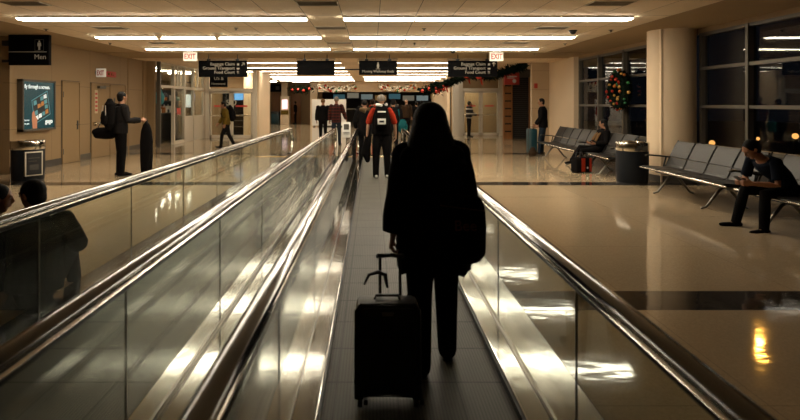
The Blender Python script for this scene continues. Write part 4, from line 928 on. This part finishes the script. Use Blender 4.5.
obj('name_badge', MB().box(-.03, .03, -.124, -.117, .465, .485, .003), M['alu'], t)
obj('carry_handle', MB().tube([(-.07, .01, .515), (-.06, .01, .54), (.06, .01, .54), (.07, .01, .515)], [(.016, .008)]*4, 8, side=(0, 1, 0)), M['black'], t)
for a in (-.145, .145):
    for b in (-.075, .095): obj('wheel', MB().lathe([(.012, -.012), (.026, -.012), (.028, 0), (.026, .012), (.012, .012)], 16).box(-.012, .012, -.014, .014, .02, .04), M['black'], t, (a, b, .028)).rotation_euler = (0, PI/2, 0)
for a in (-.15, .15): obj('corner_guard', MB().box(a-.025, a+.025, -.105, -.06, .045, .12, .01), M['black'], t)
bpy.context.view_layer.update(); inv = t.matrix_world.inverted(); hl = inv @ V((HT.x, HT.y+.0, HT.z-.01)); top_ = hl.z
for a in (-.038, .075): obj('handle_pole', MB().tube([(a, .07, .53), (a*.98, .07, top_)], .0085, 8), M['black'], t)
obj('grip', MB().tube([(-.05, .07, top_), (.02, .07, top_+.006), (.088, .07, top_)], [(.014, .012)]*3, 10), M['black'], t)
obj('hook_strap', MB().tube([(-.125, .05, .59), (-.10, .05, .64), (-.05, .05, .655), (-.01, .05, .64), (.002, .05, .575)], [(.009, .006), (.013, .01), (.017, .013), (.018, .014), (.008, .008)], 8, side=(0, 1, 0)), M['black'], t)

# ---- man with white backpack on the walkway
J = person('man in black vest and red sleeves with white and black backpack, on the walkway', V((.20, 10.85, .013)), 0, 1.75, arms=(((-.34, -.02, -1), (-.12, .1, -1)), ((.36, .0, -1), (.1, .2, -1))), top='cloth_black', pants='cloth_black', shoe='white', hair='beanie', hairstyle='cap',
           sleeve='none', sleeve_mat='cloth_red', skin='skin2', bulk=1.3, trousers_flare=1.2, legs=(((-.06, .03, -1), (-.02, -.05, -1)), ((.08, .06, -1), (.03, -.03, -1))), feet=((-.2, 1, 0), (.25, 1, 0)))
t, c, B = backpack('black backpack with white panels on the back of the red sleeved man', J, 'cloth_black', False, .46, .30, .16)
L, R = J['L'], J['R']
for z0, hh in ((.10, .035), (-.10, .12)): obj('white_panel', MB().box(-.085, .085, -.012, .012, z0-hh/2, z0+hh/2, .008), M['white'], t, c+B*(.10 if z0 > 0 else .125)+L*(z0-z0))
obj('logo_patch', MB().box(-.05, .05, -.006, .006, -.12, -.08, .004), M['black'], t, c+B*.14); obj('collar_trim', MB().tube([(-.10, 0, 0), (0, -.03, -.02), (.10, 0, 0)], [(.035, .03)]*3, 8), M['white'], t, c+L*.25)
hp_ = J['arm'][0][2]+J['arm'][0][3]*.09
t = held('folded_jacket', 'dark jacket hanging from the left hand of the red sleeved man', 'jacket', J)
obj('cloth_fold', bake(MB().tube([hp_+V((0, 0, .03)), hp_-V((0, 0, .1)), hp_-V((.02, 0, .3)), hp_-V((-.02, 0, .46))], [(.04, .05), (.075, .06), (.10, .07), (.05, .06)], 12), .012, 3), M['cloth_black'], t)
# ---- others ahead
J = person('person in dark parka with brown fur hood, ahead on the walkway', V((-.20, 13.9, .013)), .1, 1.68, top='cloth_black', pants='cloth_black', hairstyle='furhood', puff=.03, hem=.22, bulk=1.1, arms=(((-.25, .1, -1), (.1, .5, -.7)), ((.25, .1, -1), (-.1, .5, -.7))))
J = person('man in plaid jacket and grey beanie walking beyond the walkway', V((-1.35, 19.3, 0)), -.1, 1.83, top='plaid', pants='denim', hair='beanie', hairstyle='beanie', puff=.025, hem=.1, legs=(((-.02, -.12, -1), (0, -.3, -1)), ((.02, .22, -1), (.02, .0, -1))), arms=(((-.2, .1, -1), (-.1, .3, -1)), ((.35, .1, -1), (.2, .5, -.8))))
J = person('man in black jacket and tan cap left of the plaid man', V((-1.95, 20.3, 0)), .1, 1.76, top='cloth_black', pants='cloth_black', hair='scarf', hairstyle='beanie', puff=.03, hem=.06, legs=(((-.02, .15, -1), (0, -.05, -1)), ((.02, -.12, -1), (.02, -.25, -1))))
J = person('person in dark coat with teal bag, just beyond the backpack man', V((.66, 15.9, .024)), -.1, 1.70, top='cloth_black', pants='cloth_black', hairstyle='short', puff=.035, hem=.2, bulk=1.1)
t = held('tote_bag', 'teal bag on the right side of the dark coated person', 'bag', J); c = V((.30, -.06, .88)); obj('bag_body', bake(MB().tube([c-V((0, 0, .16)), c, c+V((0, 0, .14))], [(.14, .09), (.16, .11), (.10, .06)], 14), .014, 3), M['cloth_teal'], t); obj('strap', MB().tube([c+V((-.08, 0, .13)), J['chest']+V((.17, -.1, .06)), J['chest']+V((.165, .03, .125)), J['chest']+V((.2, .14, 0)), c+V((.02, .08, .13))], [(.018, .006)]*5, 8), M['cloth_teal'], t)
crowd = [(.02, 18.6, 1.74, 'cloth_brown', 'hairbrown', 'short', 'person in brown jacket between the fur hood and the cap, further ahead'), (1.72, 25.5, 1.77, 'cloth_brown', 'skin', 'bald', 'bald man in brown coat in the far crowd right of the teal bag'), (2.35, 27, 1.66, 'cloth_black', 'hairblack', 'short', 'dark dressed person right of the bald man in the crowd'),
         (-.45, 24.5, 1.72, 'cloth_dark', 'hairblack', 'short', 'dark dressed person beyond the fur hood person'), (.95, 23.5, 1.70, 'cloth_navy', 'hairblack', 'short', 'person in navy jacket between the cap and the dark coat'), (2.9, 30, 1.74, 'cloth_dark', 'hairblack', 'long', 'long haired person at the right end of the crowd'),
         (.1, 29.5, 1.75, 'cloth_red', 'hairbrown', 'short', 'person in dull red top deep in the far crowd'), (1.35, 31, 1.8, 'cloth_grey', 'hairbrown', 'short', 'person in grey top deep in the far crowd')]
for x, y, h, tp, hr, st, lb in crowd:
    person(lb, V((x, y, 0)), rnd.uniform(-.3, .3), h, top=tp, pants='cloth_black', hair=hr, hairstyle=st, puff=.02, hem=.1, group='crowd beyond the walkway', vox=.014, skin='skin2')
J = person('dark dressed person standing by the far left wooden doorway', V((-5.95, 39.6, 0)), PI/2, 1.72, top='cloth_black', pants='cloth_black', puff=.02, vox=.014)
# ---- left: walking man
J = person('man in yellow and dark jacket striding past the left glass doors', V((-5.18, 18.2, 0)), 2.0, 1.70, lean=(0, .16, 1), top='cloth_yellow', pants='cloth_black', hairstyle='short', sleeve_mat='cloth_dark', sleeve='long', head=(0, -12), puff=.02, hem=.05,
           legs=(((-.02, .48, -1), (-.02, .12, -1)), ((.02, -.22, -1), (.02, -.55, -1))), arms=(((-.2, -.2, -1), (0, .3, -.9)), ((.15, .1, -1), (.0, .6, -.8))), feet=((-.1, 1, .15), (.1, 1, -.35)))
backpack('dark backpack on the striding man by the left glass doors', J, 'cloth_black', False, .5, .32, .2)
# ---- left: man with backpack, duffel and board bag
J = person('tall man with black backpack standing by the left wall doors', V((-5.52, 11.2, 0)), -.75, 1.84, top='cloth_dark', pants='cloth_black', hairstyle='short', hem=.05, puff=.02, head=(-5, 0), arms=(((-.2, -.02, -1), (-.1, .25, -1)), ((.2, .14, -1), (.12, .92, .02))), legs=(((-.02, .05, -1), (0, -.06, -1)), ((.02, .02, -1), (0, -.06, -1))), curl=.6)
backpack('large black backpack with pale trim worn by the tall man at left', J, 'cloth_black', True, .56, .34, .22)
t = held('duffel_bag', 'black duffel bag slung at the hip of the tall backpack man', 'bag', J); c = V((-.36, -.20, .93))
obj('bag_body', bake(MB().tube([c-V((.26, .10, -.02)), c-V((.2, .08, 0)), c, c+V((.2, .08, 0)), c+V((.26, .10, -.02))], [.08, .125, .135, .125, .08], 16), .012, 3), M['cloth_black'], t); obj('strap', MB().tube([c-V((.2, .08, -.1)), c+V((.05, -.03, .4)), J['chest']+V((-.02, -.17, .07)), J['chest']+V((.1, .0, .14)), J['chest']+V((.05, .16, 0)), c+V((.22, .2, .12))], [(.02, .006)]*6, 8), M['black'], t)
hw_ = J['mw'] @ (J['arm'][1][2]+J['arm'][1][3]*.10)
t = thing('board_bag', 'tall narrow black board bag stood upright in the tall man\'s hand', 'bag', (hw_.x+.02, hw_.y, 0), -.2); zt = hw_.z
obj('bag_body', bake(MB().tube([(0, 0, .02), (0, 0, .06), (0, 0, .3), (0, 0, .75), (0, 0, zt-.24), (0, 0, zt-.10), (0, 0, zt-.05)], [(.10, .05), (.13, .065), (.15, .075), (.155, .075), (.13, .065), (.08, .045), (.03, .03)], 18), .012, 3), M['cloth_black'], t); obj('carry_loop', MB().tube([(-.03, 0, zt-.08), (-.02, 0, zt+.0), (.02, 0, zt+.0), (.03, 0, zt-.08)], .011, 8), M['black'], t)
# ---- right: person behind glass doors and leaning man
J = person('person in black jacket with white stripes before the right glass doors', V((4.6, 24.2, 0)), -1.4, 1.68, top='striped', pants='cloth_black', puff=.03, vox=.012, arms=(((-.2, .2, -1), (.0, .9, -.3)), ((.2, .2, -1), (.0, .9, -.3))))
J = person('man in dark coat and jeans leaning beside a teal case', V((5.32, 15.85, 0)), 1.1, 1.74, lean=(0, .04, 1), top='cloth_black', pants='denim', shoe='cloth_brown', hairstyle='short', puff=.025, hem=.1, head=(-20, -6), legs=(((-.04, .18, -1), (-.02, .06, -1)), ((.04, .10, -1), (.02, .02, -1))), feet=((-.2, 1, 0), (.1, 1, 0)), arms=(((-.2, .05, -1), (.1, .6, -.8)), ((.2, .05, -1), (-.1, .5, -.85))))
t = thing('wheeled_case', 'upright teal wheeled case in front of the leaning man', 'suitcase', (4.98, 15.9, 0), .2)
obj('shell', MB().box(-.11, .11, -.16, .16, .06, .80, .03), M['teal'], t); obj('panel_seam', MB().box(-.113, .113, -.012, .012, .08, .78), M['black'], t, smooth=False); obj('handle', MB().tube([(-.06, 0, .79), (-.06, 0, .86), (.06, 0, .86), (.06, 0, .79)], .012, 8), M['black'], t)
for a in (-.08, .08):
    for b in (-.12, .12): obj('wheel', MB().lathe([(.012, -.012), (.028, -.012), (.03, 0), (.028, .012), (.012, .012)], 14).box(-.012, .012, -.014, .014, .022, .045), M['black'], t, (a, b, .031)).rotation_euler = (0, PI/2, 0)
t = thing('tan_bag', 'small tan bag on the floor at the leaning man\'s feet', 'bag', (4.82, 15.3, 0), .3); obj('bag_body', bake(MB().tube([(0, 0, .03), (0, 0, .12), (0, 0, .24)], [(.12, .08), (.13, .09), (.08, .04)], 14), .012, 3), M['cloth_brown'], t); obj('handle', MB().tube([(-.07, 0, .22), (-.04, 0, .30), (.04, 0, .30), (.07, 0, .22)], .012, 8), M['black'], t)

# ---- seated woman with scarf; faces -x (yaw 90 deg)
J = person('woman in black with tan scarf and glasses seated with legs crossed', V((5.34, 12.15, 0)), PI/2+.12, 1.62, pelvis=.50, lean=(0, -.62, 1), lean2=(0, -.36, 1), head=(35, -4), female=True, top='cloth_black', pants='cloth_black', hairstyle='long', skin='skin', puff=.012, hem=.02,
           legs=(((.02, 1, -.02), (.05, .22, -1)), ((-.12, 1, .16), (-.12, .62, -.75))), feet=((-.05, 1, 0), (-.1, .9, -.1)), arms=(((-.25, .25, -.9), (.45, .85, -.12)), ((.25, .25, -.9), (-.4, .85, -.12))), curl=.5, vox=.008)
n_, L, R, F_ = J['neck'], J['L'], J['R'], J['F']
obj('scarf', bake(MB().tube([n_-R*.07+V((0, .02, -.01)), n_-V((0, .08, 0)), n_+R*.07+V((0, .02, -.01)), n_+V((0, .09, -.03))], .035, 10, closed=True).tube([n_+V((-.03, .09, -.03)), J['chest']+V((-.06, .14, 0)), J['waist']+V((-.06, .14, .06))], [(.05, .02)]*3, 10, side=R).tube([n_+V((.03, .09, -.03)), J['chest']+V((.06, .14, 0)), J['waist']+V((.07, .14, .08))], [(.05, .02)]*3, 10, side=R), .01, 2), M['scarf'], J['body'])
g_ = MB()
for sd in (-1, 1):
    c = J['head']+J['rt']*sd*.034+J['up']*.012+J['fw']*.098; g_.tube([c+J['rt']*(.026*math.cos(a))+J['up']*(.02*math.sin(a)) for a in [q*PI/6 for q in range(12)]], .0035, 6, side=J['fw'], closed=True); g_.tube([c+J['rt']*sd*.026, J['head']+J['rt']*sd*.08+J['up']*.015], .003, 6)
obj('glasses', g_, M['black'], J['body'])
t = thing('handbag', 'black bag with red panels on the floor by the seated woman', 'bag', (4.82, 11.75, 0), .25)
obj('bag_body', MB().box(-.21, .21, -.12, .12, .0, .36, .05), M['cloth_black'], t); obj('red_panel', MB().box(-.08, .02, -.126, -.115, .03, .34, .004), M['cloth_red'], t); obj('red_panel', MB().box(.13, .19, -.126, -.115, .03, .34, .004), M['cloth_red'], t); obj('white_tag', MB().box(.06, .09, -.128, -.12, .1, .14), M['white'], t, smooth=False)
for y in (-.07, .07): obj('handle', MB().tube([(-.1, y, .35), (-.07, y, .46), (.07, y, .46), (.1, y, .35)], .012, 8), M['black'], t)
# ---- seated man with phone; faces -x
J = person('man in dark tee shirt leaning forward over his phone on the bench', V((5.29, 6.52, 0)), PI/2+.10, 1.76, pelvis=.50, lean=(0, .48, 1), lean2=(0, 1.2, 1), head=(6, -36), top='cloth_navy', pants='cloth_black', shoe='cloth_black', hairstyle='short', skin='skin', sleeve='short',
           legs=(((-.14, 1, -.04), (-.02, .06, -1)), ((.20, 1, -.04), (.05, .28, -1))), feet=((-.1, 1, 0), (.15, 1, 0)), arms=(((-.22, .10, -.95), (.55, .85, .02)), ((.22, .10, -.95), (-.55, .85, .02))), curl=.75, vox=.007, palm=((1, 0, .4), (-1, 0, .4)))
a = (J['arm'][0][2]+J['arm'][0][3]*.085).lerp(J['arm'][1][2]+J['arm'][1][3]*.085, .5)+V((0, .01, .035))
t = held('phone', 'dark phone in the hands of the man leaning forward', 'phone', J)
p = obj('case', MB().box(-.036, .036, -.005, .005, -.072, .072, .004), M['black'], t, a); p.rotation_euler = (math.radians(-50), 0, 0)
obj('screen', MB().box(-.032, .032, -.0065, -.005, -.066, .066), mat('phone_screen', (.1, .1, .1), .2, emit=(.6, .55, .5), estr=.35), p, smooth=False)
obj('watch', MB().tube([J['arm'][1][2]-J['arm'][1][3]*.03+V((.036*math.cos(q*PI/6), 0, .036*math.sin(q*PI/6))) for q in range(12)], [(.012, .005)]*12, 6, side=J['arm'][1][3], closed=True), M['black'], J['body'])
# ---- couple sitting low beyond the left balustrade
legs = (((-.10, .85, .42), (.05, .55, -.85)), ((.10, .85, .42), (-.05, .55, -.85)))
ar = (((-.2, .5, -.75), (.4, .8, .25)), ((.2, .5, -.75), (-.4, .8, .25)))
J = person('man in dark top sitting low on the floor beyond the left handrail', V((-2.66, 4.02, 0)), .25, 1.80, pelvis=.15, lean=(.02, .06, 1), lean2=(-.03, .16, 1), head=(-62, -10), top='cloth_black', pants='cloth_black', hairstyle='short', puff=.025, bulk=1.1, legs=legs, arms=ar)
J = person('dark dressed long haired person sitting low at the left photo edge', V((-3.09, 4.02, 0)), -.1, 1.72, pelvis=.15, lean=(.06, .08, 1), lean2=(.08, .16, 1), head=(50, -8), top='cloth_black', pants='cloth_black', hairstyle='long', female=True, puff=.03, bulk=1.1, legs=legs, arms=ar)
